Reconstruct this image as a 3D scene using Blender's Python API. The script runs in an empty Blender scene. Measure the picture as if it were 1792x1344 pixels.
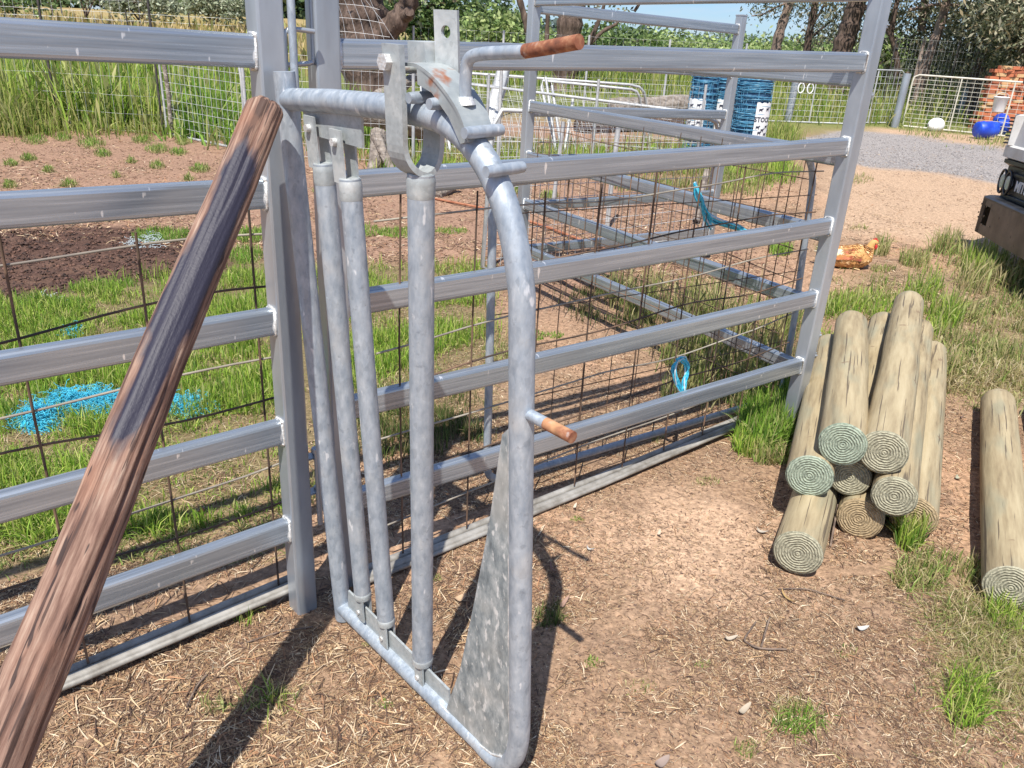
import bpy, math, random
import numpy as np
from mathutils import Vector, Matrix
random.seed(7); rng = np.random.default_rng(11)
S = bpy.context.scene; COL = S.collection
R = math.radians

# ---------------------------------------------------------------- camera
F_PX, PITCH, ROLL, CH = 1359.2, 22.834, -3.184, 1.6
cp, sp = math.cos(R(PITCH)), math.sin(R(PITCH)); cr, sr = math.cos(R(ROLL)), math.sin(R(ROLL))
rt0 = np.array([1, 0, 0.]); dn0 = np.array([0, -sp, -cp]); FW = np.array([0, cp, -sp])
RT = cr*rt0 + sr*dn0; DN = -sr*rt0 + cr*dn0
cam = bpy.data.cameras.new('camera'); co = bpy.data.objects.new('camera', cam); COL.objects.link(co)
cam.sensor_width = 36; cam.lens = F_PX/1792*36; cam.clip_start = .05; cam.clip_end = 6000
co.matrix_world = Matrix(((RT[0], -DN[0], -FW[0], 0), (RT[1], -DN[1], -FW[1], 0), (RT[2], -DN[2], -FW[2], CH), (0, 0, 0, 1)))
S.camera = co

# ---------------------------------------------------------------- light
SX, SY = .142, .635                      # shadow offset per metre of height
sun = bpy.data.lights.new('sun', 'SUN'); so = bpy.data.objects.new('sun', sun); COL.objects.link(so)
sun.energy = 5.0; sun.angle = R(.55); sun.color = (1, .955, .88)
so.rotation_euler = Vector((SX, SY, -1)).to_track_quat('-Z', 'Y').to_euler()
w = bpy.data.worlds.new('World'); S.world = w; w.use_nodes = True
nt = w.node_tree; N = nt.nodes; N.clear()
sky = N.new('ShaderNodeTexSky'); sky.sky_type = 'NISHITA'; sky.sun_disc = False
sky.sun_elevation = math.atan(1/math.hypot(SX, SY)); sky.sun_rotation = math.atan2(-SX, -SY)
sky.air_density = 1.0; sky.dust_density = .6; sky.ozone_density = 1.5
tc = N.new('ShaderNodeTexCoord'); mp = N.new('ShaderNodeMapping'); mp.inputs['Scale'].default_value = (1.6, 1.6, 9)
nz = N.new('ShaderNodeTexNoise'); nz.inputs['Scale'].default_value = 2.2; nz.inputs['Detail'].default_value = 7; nz.inputs['Roughness'].default_value = .6
cr_ = N.new('ShaderNodeValToRGB'); cr_.color_ramp.elements[0].position = .44; cr_.color_ramp.elements[1].position = .68
mx = N.new('ShaderNodeMixRGB'); mx.inputs['Color2'].default_value = (5.2, 5.7, 6.6, 1)
mfac = N.new('ShaderNodeMath'); mfac.operation = 'MULTIPLY'; mfac.inputs[1].default_value = .75
bg = N.new('ShaderNodeBackground'); bg.inputs['Strength'].default_value = .10; wo = N.new('ShaderNodeOutputWorld')
L = nt.links.new
L(tc.outputs['Generated'], mp.inputs['Vector']); L(mp.outputs[0], nz.inputs['Vector']); L(nz.outputs['Fac'], cr_.inputs[0])
tint = N.new('ShaderNodeMixRGB'); tint.blend_type = 'MULTIPLY'; tint.inputs['Fac'].default_value = 1; tint.inputs['Color2'].default_value = (.62, .80, 1.08, 1); L(sky.outputs[0], tint.inputs['Color1'])
L(cr_.outputs[0], mfac.inputs[0]); L(mfac.outputs[0], mx.inputs['Fac']); L(tint.outputs[0], mx.inputs['Color1']); L(mx.outputs[0], bg.inputs['Color']); L(bg.outputs[0], wo.inputs[0])
S.view_settings.view_transform = 'Standard'; S.view_settings.look = 'None'; S.view_settings.gamma = 1
S.view_settings.use_curve_mapping = False; S.view_settings.exposure = .46
S.cycles.max_bounces = 6; S.cycles.transparent_max_bounces = 8

# ---------------------------------------------------------------- terrain and picking
def G(y):
    y = np.asarray(y, float)
    return .035*np.where(y < 4, 0, np.where(y < 8, (y-4)**2/8, np.where(y < 150, y-6, 144)))
def rays(u, v):
    u = np.atleast_1d(np.asarray(u, float)); v = np.atleast_1d(np.asarray(v, float))
    return (u-896)[:, None]/F_PX*RT + (v-672)[:, None]/F_PX*DN + FW
def gpts(u, v):                         # where the sight lines meet the ground
    d = rays(u, v); mm = d[:, 2]/d[:, 1]
    ya = CH/np.maximum(-mm, 1e-6); k = .035/8; B_q = -(8*k+mm); C_q = 16*k-CH; yb = (-B_q+np.sqrt(np.maximum(B_q*B_q-4*k*C_q, 0)))/(2*k)
    yc = (CH+.21)/np.maximum(.035-mm, .0115); y = np.where(ya < 4, ya, np.where(yb < 8, yb, yc)); y = np.where(y < 0, yc, y); y = np.minimum(y, 150)
    p = d*(y/d[:, 1])[:, None]; p[:, 2] = G(y)
    return p
def g1(u, v): return gpts(u, v)[0]
def onz(u, v, z): d = rays(u, v)[0]; return np.array([0, 0, CH])+d*((z-CH)/d[2])
def aty(u, v, y): d = rays(u, v)[0]; return np.array([0, 0, CH])+d*(y/d[1])
def gz(x, y): return float(G(y))

# smooth value noise
def vnoise(x, y, seed=0):
    r = np.random.default_rng(seed).random((256, 256)); xi = np.floor(x).astype(int); yi = np.floor(y).astype(int)
    fx, fy = x-xi, y-yi; fx = fx*fx*(3-2*fx); fy = fy*fy*(3-2*fy)
    a = r[xi % 256, yi % 256]; b = r[(xi+1) % 256, yi % 256]; c = r[xi % 256, (yi+1) % 256]; d = r[(xi+1) % 256, (yi+1) % 256]
    return (a*(1-fx)+b*fx)*(1-fy)+(c*(1-fx)+d*fx)*fy
def fbm(x, y, seed=0, o=4):
    s = 0; a = .5
    for i in range(o): s = s+a*vnoise(x*2**i+13*i, y*2**i+7*i, seed+i); a *= .5
    return s

# ---------------------------------------------------------------- object helpers
def link(o, parent=None):
    COL.objects.link(o)
    if parent is not None: o.parent = parent
    return o
def mesh_np(name, verts, faces, mat=None, parent=None, col=None, smooth=False, k=4, colname='Col'):
    """faces: (n,k) int array or list of such arrays"""
    me = bpy.data.meshes.new(name); verts = np.asarray(verts, np.float32)
    fl = faces if isinstance(faces, list) else [faces]
    fl = [np.asarray(f, np.int32) for f in fl if len(f)]
    me.vertices.add(len(verts)); me.vertices.foreach_set('co', verts.ravel())
    lt = np.concatenate([np.full(len(f), f.shape[1], np.int32) for f in fl]); li = np.concatenate([f.ravel() for f in fl])
    me.loops.add(len(li)); me.loops.foreach_set('vertex_index', li)
    me.polygons.add(len(lt)); me.polygons.foreach_set('loop_start', np.r_[0, np.cumsum(lt)[:-1]].astype(np.int32)); me.polygons.foreach_set('loop_total', lt)
    if smooth: me.polygons.foreach_set('use_smooth', np.ones(len(lt), bool))
    me.update(calc_edges=True)
    if col is not None:
        a = me.color_attributes.new(colname, 'FLOAT_COLOR', 'POINT'); c = np.ones((len(verts), 4), np.float32); c[:, :3] = col; a.data.foreach_set('color', c.ravel())
    if mat: me.materials.append(mat)
    return link(bpy.data.objects.new(name, me), parent)

class MB:
    """collects shapes, links them as ONE mesh object"""
    def __init__(s): s.v = []; s.f = []; s.sm = []; s.mi = []; s.cur = 0
    def add(s, vs, fs, smooth=False):
        b = len(s.v); s.v += [tuple(map(float, v)) for v in vs]; s.f += [tuple(b+i for i in f) for f in fs]; s.sm += [smooth]*len(fs); s.mi += [s.cur]*len(fs); return s
    def box(s, c, size, rot=None, bev=0):
        x, y, z = [q/2 for q in size]; c = np.array(c, float)
        rot = np.eye(3) if rot is None else np.array(rot)
        if bev <= 0:
            vs = [(-x, -y, -z), (x, -y, -z), (x, y, -z), (-x, y, -z), (-x, -y, z), (x, -y, z), (x, y, z), (-x, y, z)]
            fs = [(0, 3, 2, 1), (4, 5, 6, 7), (0, 1, 5, 4), (1, 2, 6, 5), (2, 3, 7, 6), (3, 0, 4, 7)]
        else:
            b = bev; prof = [(-x+b, -y), (x-b, -y), (x, -y+b), (x, y-b), (x-b, y), (-x+b, y), (-x, y-b), (-x, -y+b)]
            pin = [(px*(1-b/max(x, 1e-6)), py*(1-b/max(y, 1e-6))) for px, py in prof]
            vs = [(px, py, -z) for px, py in pin]+[(px, py, -z+b) for px, py in prof]+[(px, py, z-b) for px, py in prof]+[(px, py, z) for px, py in pin]
            fs = [tuple(range(7, -1, -1)), tuple(range(24, 32))]
            for r in range(3):
                for i in range(8): j = (i+1) % 8; fs.append((r*8+i, r*8+j, r*8+8+j, r*8+8+i))
        return s.add([c+rot@np.array(v) for v in vs], fs)
    def sweep(s, pts, prof, smooth=True, up=(0, 0, 1), cap=True, scales=None, closed=False):
        """prof: list of (a,b) in the frame (side, up')"""
        P = [np.array(p, float) for p in pts]; n = len(P); m = len(prof); vs = []
        u = np.array(up, float); prev = None
        for i in range(n):
            if closed: t = P[(i+1) % n]-P[i-1]
            else: t = P[min(i+1, n-1)]-P[max(i-1, 0)]
            t = t/(np.linalg.norm(t)+1e-12)
            if prev is None:
                if abs(u@t) > .97: u = np.array([1., 0, 0])
                a = np.cross(t, u); a /= np.linalg.norm(a)
            else:
                a = prev-t*(prev@t); a /= np.linalg.norm(a)+1e-12
            b = np.cross(a, t); prev = a; k = 1 if scales is None else scales[i]
            vs += [P[i]+(a*q[0]+b*q[1])*k for q in prof]
        fs = []
        for i in range(n if closed else n-1):
            for j in range(m): k = (j+1) % m; i2 = (i+1) % n; fs.append((i*m+j, i*m+k, i2*m+k, i2*m+j))
        s.add(vs, fs, smooth)
        if cap and not closed:
            s.add(vs[:m], [tuple(range(m-1, -1, -1))]); s.add(vs[-m:], [tuple(range(m))])
        return s
    def tube(s, pts, r, n=10, **k):
        rs = r if hasattr(r, '__len__') else None; r0 = 1 if rs is not None else r
        return s.sweep(pts, [(r0*math.cos(2*math.pi*i/n), r0*math.sin(2*math.pi*i/n)) for i in range(n)], scales=rs, **k)
    def plate(s, poly, o, ax, ay, nrm, t):
        """polygon in plane (ax,ay) at o, thickness t along nrm"""
        o, ax, ay, nrm = map(lambda q: np.array(q, float), (o, ax, ay, nrm)); m = len(poly)
        a = [o+ax*p[0]+ay*p[1]-nrm*t/2 for p in poly]; b = [q+nrm*t for q in a]
        return s.add(a+b, [tuple(range(m-1, -1, -1)), tuple(range(m, 2*m))]+[(i, (i+1) % m, m+(i+1) % m, m+i) for i in range(m)])
    def build(s, name, mats, parent=None):
        me = bpy.data.meshes.new(name); me.from_pydata(s.v, [], s.f); me.polygons.foreach_set('use_smooth', s.sm)
        ms = mats if isinstance(mats, (list, tuple)) else [mats]
        for m in ms: me.materials.append(m)
        if len(ms) > 1: me.polygons.foreach_set('material_index', s.mi)
        me.update()
        bm_fix(me)
        return link(bpy.data.objects.new(name, me), parent)
import bmesh
def bm_fix(me):
    bm = bmesh.new(); bm.from_mesh(me); bmesh.ops.recalc_face_normals(bm, faces=bm.faces); bm.to_mesh(me); bm.free()
def thing(name, label, cat, loc=(0, 0, 0), group=None):
    o = bpy.data.objects.new(name, None); link(o); o.location = loc; o.empty_display_size = .1
    return tag(o, label, cat, group)
def tag(o, label, cat, group=None, kind=None):
    o['label'] = label; o['category'] = cat
    if group: o['group'] = group
    if kind: o['kind'] = kind
    return o
def struct(o): o['kind'] = 'structure'; return o
def stuff(o, label=None, cat=None):
    o['kind'] = 'stuff'
    if label: o['label'] = label; o['category'] = cat
    return o
def rel(o, parent):                      # world-built child under an Empty that stands at its base
    if o.parent == parent: o.matrix_parent_inverse = Matrix.Translation(-Vector(parent.location))
    return o
def rrect(wd, ht, r, k=3):               # rounded rectangle profile
    out = []
    for cx, cy, a0 in ((wd/2-r, ht/2-r, 0), (-wd/2+r, ht/2-r, 90), (-wd/2+r, -ht/2+r, 180), (wd/2-r, -ht/2+r, 270)):
        for i in range(k+1): a = R(a0+90*i/k); out.append((cx+r*math.cos(a), cy+r*math.sin(a)))
    return out
def bez(pts, n=8):                       # Catmull-Rom through points
    P = [np.array(p, float) for p in pts]; P = [2*P[0]-P[1]]+P+[2*P[-1]-P[-2]]; out = []
    for i in range(1, len(P)-2):
        for j in range(n):
            t = j/n; out.append(.5*((2*P[i])+(-P[i-1]+P[i+1])*t+(2*P[i-1]-5*P[i]+4*P[i+1]-P[i+2])*t*t+(-P[i-1]+3*P[i]-3*P[i+1]+P[i+2])*t**3))
    out.append(P[-2]); return out

# ---------------------------------------------------------------- materials
def mat(name): m = bpy.data.materials.new(name); m.use_nodes = True; return m, m.node_tree.nodes, m.node_tree.links.new, m.node_tree.nodes['Principled BSDF']
def noise_mat(name, stops, scale=8, detail=6, rough=(.5, .7), metal=0, bump=0, stretch=(1, 1, 1), bscale=None, coord='Object', spec=.5, extra=None, vor=False, bdist=.004):
    m, n, l, b = mat(name); t = n.new('ShaderNodeTexCoord'); p = n.new('ShaderNodeMapping'); p.inputs['Scale'].default_value = stretch
    l(t.outputs[coord], p.inputs[0]); z = n.new('ShaderNodeTexNoise'); z.inputs['Scale'].default_value = scale; z.inputs['Detail'].default_value = detail; z.inputs['Roughness'].default_value = .62
    l(p.outputs[0], z.inputs['Vector']); r = n.new('ShaderNodeValToRGB'); e = r.color_ramp.elements
    for i, (pos, c) in enumerate(stops):
        q = e[i] if i < 2 else e.new(pos)
        q.position = pos; q.color = (*c, 1)
    l(z.outputs['Fac'], r.inputs[0]); out = r.outputs[0]
    if vor:
        v = n.new('ShaderNodeTexVoronoi'); v.inputs['Scale'].default_value = vor; l(p.outputs[0], v.inputs['Vector'])
        mm = n.new('ShaderNodeMixRGB'); mm.blend_type = 'MULTIPLY'; mm.inputs['Fac'].default_value = .22; l(out, mm.inputs['Color1']); l(v.outputs['Color'], mm.inputs['Color2']); 
        hs = n.new('ShaderNodeHueSaturation'); hs.inputs['Saturation'].default_value = 0; l(v.outputs['Color'], hs.inputs['Color']); l(hs.outputs[0], mm.inputs['Color2']); out = mm.outputs[0]
    if extra: out = extra(m, n, l, p, out)
    l(out, b.inputs['Base Color'])
    mr = n.new('ShaderNodeMapRange'); mr.inputs['To Min'].default_value = rough[0]; mr.inputs['To Max'].default_value = rough[1]; l(z.outputs['Fac'], mr.inputs[0]); l(mr.outputs[0], b.inputs['Roughness'])
    b.inputs['Metallic'].default_value = metal; b.inputs['Specular IOR Level'].default_value = spec
    if bump:
        z2 = n.new('ShaderNodeTexNoise'); z2.inputs['Scale'].default_value = bscale or scale*3; z2.inputs['Detail'].default_value = 5; l(p.outputs[0], z2.inputs['Vector'])
        bp = n.new('ShaderNodeBump'); bp.inputs['Strength'].default_value = bump; bp.inputs['Distance'].default_value = bdist; l(z2.outputs['Fac'], bp.inputs['Height']); l(bp.outputs[0], b.inputs['Normal'])
    return m
def patches(color, scale, lo, hi, fac=1, stretch=(1, 1, 1), det=3):
    """adds patches of another colour (rust, droppings, tar) where a noise is high"""
    def f(m, n, l, p, out):
        t = n.new('ShaderNodeTexCoord'); q = n.new('ShaderNodeMapping'); q.inputs['Scale'].default_value = stretch; q.inputs['Location'].default_value = (3.1, 1.7, .4); l(t.outputs['Object'], q.inputs[0])
        z = n.new('ShaderNodeTexNoise'); z.inputs['Scale'].default_value = scale; z.inputs['Detail'].default_value = det; l(q.outputs[0], z.inputs['Vector'])
        r = n.new('ShaderNodeMapRange'); r.inputs['From Min'].default_value = lo; r.inputs['From Max'].default_value = hi; r.inputs['To Max'].default_value = fac; l(z.outputs['Fac'], r.inputs[0])
        mm = n.new('ShaderNodeMixRGB'); l(r.outputs[0], mm.inputs['Fac']); l(out, mm.inputs['Color1']); mm.inputs['Color2'].default_value = (*color, 1); return mm.outputs[0]
    return f
def chain(*fs):
    def f(m, n, l, p, out):
        for g in fs: out = g(m, n, l, p, out)
        return out
    return f
M = {}
M['rail'] = noise_mat('galvanised_rail', [(.28, (.22, .25, .29)), (.48, (.345, .385, .43)), (.75, (.50, .54, .585))], scale=1, detail=8, rough=(.20, .33), metal=.6, bump=.25, bscale=1.5, bdist=.0006, stretch=(2.2, 120, 120),
                      extra=chain(patches((.86, .87, .88), 1, .70, .72, .85, (42, 14, 14), 2), patches((.24, .24, .27), 1, .66, .74, .55, (3, 160, 160), 4)))
M['post'] = noise_mat('galvanised_post', [(.3, (.25, .27, .30)), (.5, (.37, .40, .435)), (.75, (.53, .56, .59))], scale=4, rough=(.25, .42), metal=.5, bump=.1, bscale=50, bdist=.001, stretch=(1, 1, .3),
                      extra=patches((.27, .27, .29), 12, .60, .75, .5, (1, 1, .3)))
M['pipe'] = noise_mat('weathered_galvanised_pipe', [(.30, (.29, .34, .40)), (.46, (.37, .42, .475)), (.60, (.44, .485, .53)), (.80, (.58, .61, .64))], scale=60, detail=12, stretch=(1, 1, .45), rough=(.42, .66), metal=.4, bump=.5, bscale=110, bdist=.0012, vor=95,
                      extra=chain(patches((.62, .60, .56), 7, .58, .70, .45), patches((.80, .81, .82), 40, .67, .72, .7, (1, 1, .4)), patches((.18, .20, .23), 70, .63, .72, .4)))
M['pipe2'] = noise_mat('dull_galvanised_plate', [(.3, (.34, .37, .38)), (.5, (.43, .46, .46)), (.7, (.54, .56, .55))], scale=18, detail=8, rough=(.5, .7), metal=.35, bump=.4, bscale=90, bdist=.001, vor=150,
                       extra=patches((.72, .71, .68), 12, .6, .7, .5))
M['gusset'] = noise_mat('speckled_galvanised_sheet', [(.3, (.17, .205, .225)), (.45, (.29, .335, .355)), (.58, (.44, .48, .49)), (.72, (.66, .68, .68))], scale=30, detail=10, rough=(.4, .62), metal=.4, bump=.3, bscale=120, bdist=.001, vor=240, stretch=(1.6, 1.6, .7),
                        extra=chain(patches((.80, .81, .80), 60, .60, .66, .75, (1.2, 1.2, .55), 5), patches((.50, .49, .45), 5, .5, .66, .6)))
M['weld'] = noise_mat('weld_bead', [(.35, (.55, .54, .52)), (.65, (.78, .77, .75))], scale=120, rough=(.4, .6), metal=.5, bump=.5, bscale=200)
RUSTC = (.36, .13, .05)
M['rust'] = noise_mat('rusty_steel', [(.3, (.09, .035, .022)), (.5, (.24, .085, .042)), (.7, (.42, .22, .12))], scale=45, detail=8, rough=(.75, .95), bump=.5, bscale=150, bdist=.001, extra=chain(patches((.45, .44, .42), 26, .64, .72, .7), patches((.60, .33, .16), 12, .56, .66, .7)))
M['pawl'] = noise_mat('rust_spotted_galvanised', [(.3, (.28, .31, .32)), (.55, (.38, .41, .41)), (.75, (.50, .51, .50))], scale=20, rough=(.5, .7), metal=.4, bump=.3, bscale=90, bdist=.001,
                      extra=patches((.34, .115, .04), 19, .57, .66, .9, (1, 1, 1), 9))
M['wire'] = noise_mat('rusty_wire', [(.35, (.06, .045, .035)), (.5, (.12, .075, .05)), (.65, (.27, .16, .10))], scale=4, rough=(.7, .9), metal=.2)
M['wirel'] = noise_mat('dull_wire', [(.35, (.22, .19, .16)), (.65, (.42, .38, .30))], scale=5, rough=(.6, .8), metal=.2)
M['fwire'] = noise_mat('fence_wire', [(.4, (.55, .56, .56)), (.6, (.72, .72, .70))], scale=3, rough=(.4, .6), metal=.3)
M['tubew'] = noise_mat('old_galvanised_tube', [(.35, (.40, .405, .41)), (.65, (.60, .60, .59))], scale=6, rough=(.45, .65), metal=.3, vor=60)
M['foot'] = noise_mat('pale_steel_channel', [(.35, (.22, .20, .17)), (.5, (.33, .31, .275)), (.7, (.44, .42, .385))], scale=14, detail=9, rough=(.5, .75), metal=.3, bump=.2)
M['creamt'] = noise_mat('cream_painted_tube', [(.4, (.52, .49, .40)), (.6, (.64, .61, .52))], scale=5, rough=(.5, .7))
# leaning timber: stringy grain, tar-dark stain along part of it
def tar(m, n, l, p, out):
    t = n.new('ShaderNodeTexCoord'); q = n.new('ShaderNodeMapping'); q.inputs['Scale'].default_value = (22, 22, 6); l(t.outputs['Object'], q.inputs[0])
    z = n.new('ShaderNodeTexNoise'); z.inputs['Scale'].default_value = 1; z.inputs['Detail'].default_value = 5; l(q.outputs[0], z.inputs['Vector'])
    a = n.new('ShaderNodeAttribute'); a.attribute_name = 'Tar'
    ad = n.new('ShaderNodeMath'); l(z.outputs['Fac'], ad.inputs[0]); l(a.outputs['Fac'], ad.inputs[1])
    r = n.new('ShaderNodeMapRange'); r.inputs['From Min'].default_value = 1.0; r.inputs['From Max'].default_value = 1.16; l(ad.outputs[0], r.inputs[0])
    mm = n.new('ShaderNodeMixRGB'); l(r.outputs[0], mm.inputs['Fac']); l(out, mm.inputs['Color1']); mm.inputs['Color2'].default_value = (.020, .018, .034, 1)
    b = m.node_tree.nodes['Principled BSDF']; m['_'] = 1
    rr = n.new('ShaderNodeMapRange'); rr.inputs['To Min'].default_value = .8; rr.inputs['To Max'].default_value = .56; l(r.outputs[0], rr.inputs[0]); m['rr'] = 1
    tar.rough = rr.outputs[0]; return mm.outputs[0]
M['log'] = noise_mat('weathered_hardwood', [(.30, (.055, .028, .020)), (.43, (.15, .078, .054)), (.57, (.27, .165, .118)), (.76, (.46, .35, .265))], scale=1, detail=12, rough=(.7, .9), bump=.55, stretch=(95, 95, 7), bscale=1.1, bdist=.0025,
                     extra=chain(patches((.05, .026, .02), 1, .585, .62, .85, (150, 150, 5), 3), patches((.40, .19, .11), 1, .55, .75, .45, (9, 9, 6), 4), patches((.03, .016, .014), 1, .66, .69, .9, (60, 60, 9), 2), tar))
_n = M['log'].node_tree; _b = _n.nodes['Principled BSDF']; _old = _b.inputs['Normal'].links[0].from_node; _t = _n.nodes.new('ShaderNodeTexCoord'); _z = _n.nodes.new('ShaderNodeTexNoise'); _z.inputs['Scale'].default_value = 170; _z.inputs['Detail'].default_value = 5
_n.links.new(_t.outputs['Object'], _z.inputs['Vector']); _p = _n.nodes.new('ShaderNodeBump'); _p.inputs['Strength'].default_value = .35; _p.inputs['Distance'].default_value = .002; _n.links.new(_z.outputs['Fac'], _p.inputs['Height']); _n.links.new(_old.outputs[0], _p.inputs['Normal']); _n.links.new(_p.outputs[0], _b.inputs['Normal'])
M['log'].node_tree.links.new(tar.rough, M['log'].node_tree.nodes['Principled BSDF'].inputs['Roughness'])
M['pine'] = noise_mat('treated_pine', [(.28, (.19, .145, .085)), (.42, (.32, .25, .145)), (.58, (.42, .34, .205)), (.8, (.50, .42, .27))], scale=1, detail=9, rough=(.7, .9), bump=.7, stretch=(26, 26, 2.6), bscale=2, bdist=.004,
                      extra=chain(patches((.27, .27, .19), 3, .5, .68, .55, (4, 4, 1)), patches((.10, .075, .05), 1, .615, .64, .85, (75, 75, 1.8), 7), patches((.22, .15, .09), 9, .70, .73, .8)))
def rings(name, c0, c1):
    m, n, l, b = mat(name); t = n.new('ShaderNodeTexCoord'); z = n.new('ShaderNodeTexNoise'); z.inputs['Scale'].default_value = 11; z.inputs['Detail'].default_value = 6
    l(t.outputs['Object'], z.inputs['Vector']); wv = n.new('ShaderNodeTexWave'); wv.wave_type = 'RINGS'; wv.rings_direction = 'Z'; wv.inputs['Scale'].default_value = 34; wv.inputs['Distortion'].default_value = 5.0; wv.inputs['Detail'].default_value = 4; wv.inputs['Detail Scale'].default_value = 1.1; wv.inputs['Detail Roughness'].default_value = .62
    oi = n.new('ShaderNodeObjectInfo'); cb_ = n.new('ShaderNodeCombineXYZ'); m5 = n.new('ShaderNodeMath'); m5.operation = 'MULTIPLY'; m5.inputs[1].default_value = 40; l(oi.outputs['Random'], m5.inputs[0]); l(m5.outputs[0], cb_.inputs['Z']); va = n.new('ShaderNodeVectorMath'); l(t.outputs['Object'], va.inputs[0]); l(cb_.outputs[0], va.inputs[1]); l(va.outputs[0], wv.inputs['Vector']); l(va.outputs[0], z.inputs['Vector']); r = n.new('ShaderNodeValToRGB'); r.color_ramp.elements[0].color = (*c0, 1); r.color_ramp.elements[1].color = (*c1, 1); r.color_ramp.elements[0].position = .15; r.color_ramp.elements[1].position = .7
    l(wv.outputs['Fac'], r.inputs[0]); mm = n.new('ShaderNodeMixRGB'); mm.blend_type = 'MULTIPLY'; mm.inputs['Fac'].default_value = .55; l(r.outputs[0], mm.inputs['Color1'])
    z3 = n.new('ShaderNodeTexNoise'); z3.inputs['Scale'].default_value = 90; z3.inputs['Detail'].default_value = 4; l(t.outputs['Object'], z3.inputs['Vector'])
    r3 = n.new('ShaderNodeValToRGB'); r3.color_ramp.elements[0].position = .38; r3.color_ramp.elements[1].position = .55; r3.color_ramp.elements[0].color = (.35, .35, .35, 1); l(z3.outputs['Fac'], r3.inputs[0]); l(r3.outputs[0], mm.inputs['Color2'])
    l(mm.outputs[0], b.inputs['Base Color']); b.inputs['Roughness'].default_value = .9
    bp = n.new('ShaderNodeBump'); bp.inputs['Strength'].default_value = .8; bp.inputs['Distance'].default_value = .004; l(wv.outputs['Fac'], bp.inputs['Height']); l(bp.outputs[0], b.inputs['Normal']); return m
M['end_green'] = rings('green_tinted_end_grain', (.24, .29, .215), (.37, .42, .32))
M['end_grey'] = rings('grey_end_grain', (.29, .275, .19), (.44, .41, .29))
M['end_brown'] = rings('brown_end_grain', (.33, .24, .13), (.45, .34, .20))
M['twine'] = noise_mat('blue_twine', [(.35, (.01, .34, .55)), (.65, (.12, .66, .82))], scale=60, rough=(.4, .6))
M['twinep'] = noise_mat('faded_twine', [(.35, (.42, .52, .55)), (.65, (.65, .72, .74))], scale=60, rough=(.5, .7))
def attr_mat(name, rough=.7, trans=0, gain=1, spec=.3, mix=None):
    m, n, l, b = mat(name); a = n.new('ShaderNodeAttribute'); a.attribute_name = 'Col'; l(a.outputs['Color'], b.inputs['Base Color']); b.inputs['Roughness'].default_value = rough; b.inputs['Specular IOR Level'].default_value = spec
    if trans:
        tr = n.new('ShaderNodeBsdfTranslucent'); ms = n.new('ShaderNodeMixShader'); ms.inputs[0].default_value = trans; o = n['Material Output']; l(a.outputs['Color'], tr.inputs['Color']); l(b.outputs[0], ms.inputs[1]); l(tr.outputs[0], ms.inputs[2]); l(ms.outputs[0], o.inputs['Surface'])
    return m
M['grass'] = attr_mat('grass_blades', .6, .35)
M['leaf'] = attr_mat('leaves', .5, .3)
M['straw'] = attr_mat('straw_litter', .75)
M['bark'] = noise_mat('dark_bark', [(.3, (.035, .022, .016)), (.5, (.10, .065, .048)), (.7, (.20, .14, .11))], scale=1, detail=9, rough=(.8, .95), bump=1, stretch=(9, 9, 1.6), bscale=2.2, bdist=.05)
M['barkp'] = noise_mat('pale_gum_bark', [(.3, (.10, .07, .055)), (.5, (.24, .17, .135)), (.7, (.38, .30, .25))], scale=1, detail=8, rough=(.8, .95), bump=.7, stretch=(7, 7, 1.2), bscale=3, bdist=.03)
M['deadwood'] = noise_mat('weathered_grey_deadwood', [(.3, (.09, .07, .055)), (.5, (.24, .20, .165)), (.7, (.40, .35, .30))], scale=1, detail=9, rough=(.8, .95), bump=1, stretch=(10, 10, 10), bscale=2.5, bdist=.03)
M['brick'] = noise_mat('red_brick', [(.35, (.44, .125, .055)), (.6, (.56, .18, .085))], scale=9, rough=(.8, .9), coord='Generated')
M['brick2'] = noise_mat('tan_brick', [(.35, (.50, .27, .12)), (.6, (.60, .38, .20))], scale=9, rough=(.8, .9))
M['brick3'] = noise_mat('dark_brick', [(.35, (.22, .06, .035)), (.6, (.38, .12, .06))], scale=9, rough=(.8, .9))
M['white'] = noise_mat('white_plastic', [(.4, (.74, .74, .74)), (.6, (.82, .82, .81))], scale=6, rough=(.4, .6))
M['drum'] = noise_mat('blue_plastic', [(.4, (.01, .045, .42)), (.6, (.02, .09, .60))], scale=5, rough=(.35, .5))
M['rollwire'] = noise_mat('blue_coated_wire', [(.35, (.05, .24, .42)), (.5, (.13, .40, .60)), (.65, (.34, .60, .75))], scale=14, rough=(.4, .6), metal=.2, stretch=(1, 1, 3))
M['rollcore'] = noise_mat('dark_roll_core', [(.4, (.012, .045, .10)), (.6, (.035, .12, .22))], scale=22, rough=(.7, .9), stretch=(1, 1, 4))
M['ink'] = noise_mat('navy_ink', [(.4, (.02, .025, .05)), (.6, (.03, .03, .06))], scale=5, rough=(.7, .8))
M['tpaint'] = noise_mat('dusty_white_truck_paint', [(.3, (.48, .46, .43)), (.55, (.64, .63, .61)), (.8, (.72, .71, .70))], scale=3, rough=(.3, .5), extra=patches((.42, .34, .26), 2.5, .5, .75, .5))
M['tblack'] = noise_mat('black_truck_trim', [(.4, (.012, .012, .013)), (.6, (.03, .03, .032))], scale=6, rough=(.3, .5))
M['tbump'] = noise_mat('dusty_black_bumper', [(.3, (.05, .042, .038)), (.5, (.12, .095, .078)), (.7, (.19, .15, .12))], scale=5, rough=(.4, .6), metal=.3, extra=patches((.02, .02, .02), 14, .64, .68, .8))
M['lamp'] = noise_mat('lamp_glass', [(.4, (.45, .45, .46)), (.6, (.7, .7, .7))], scale=20, rough=(.1, .2), metal=.3)
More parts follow.
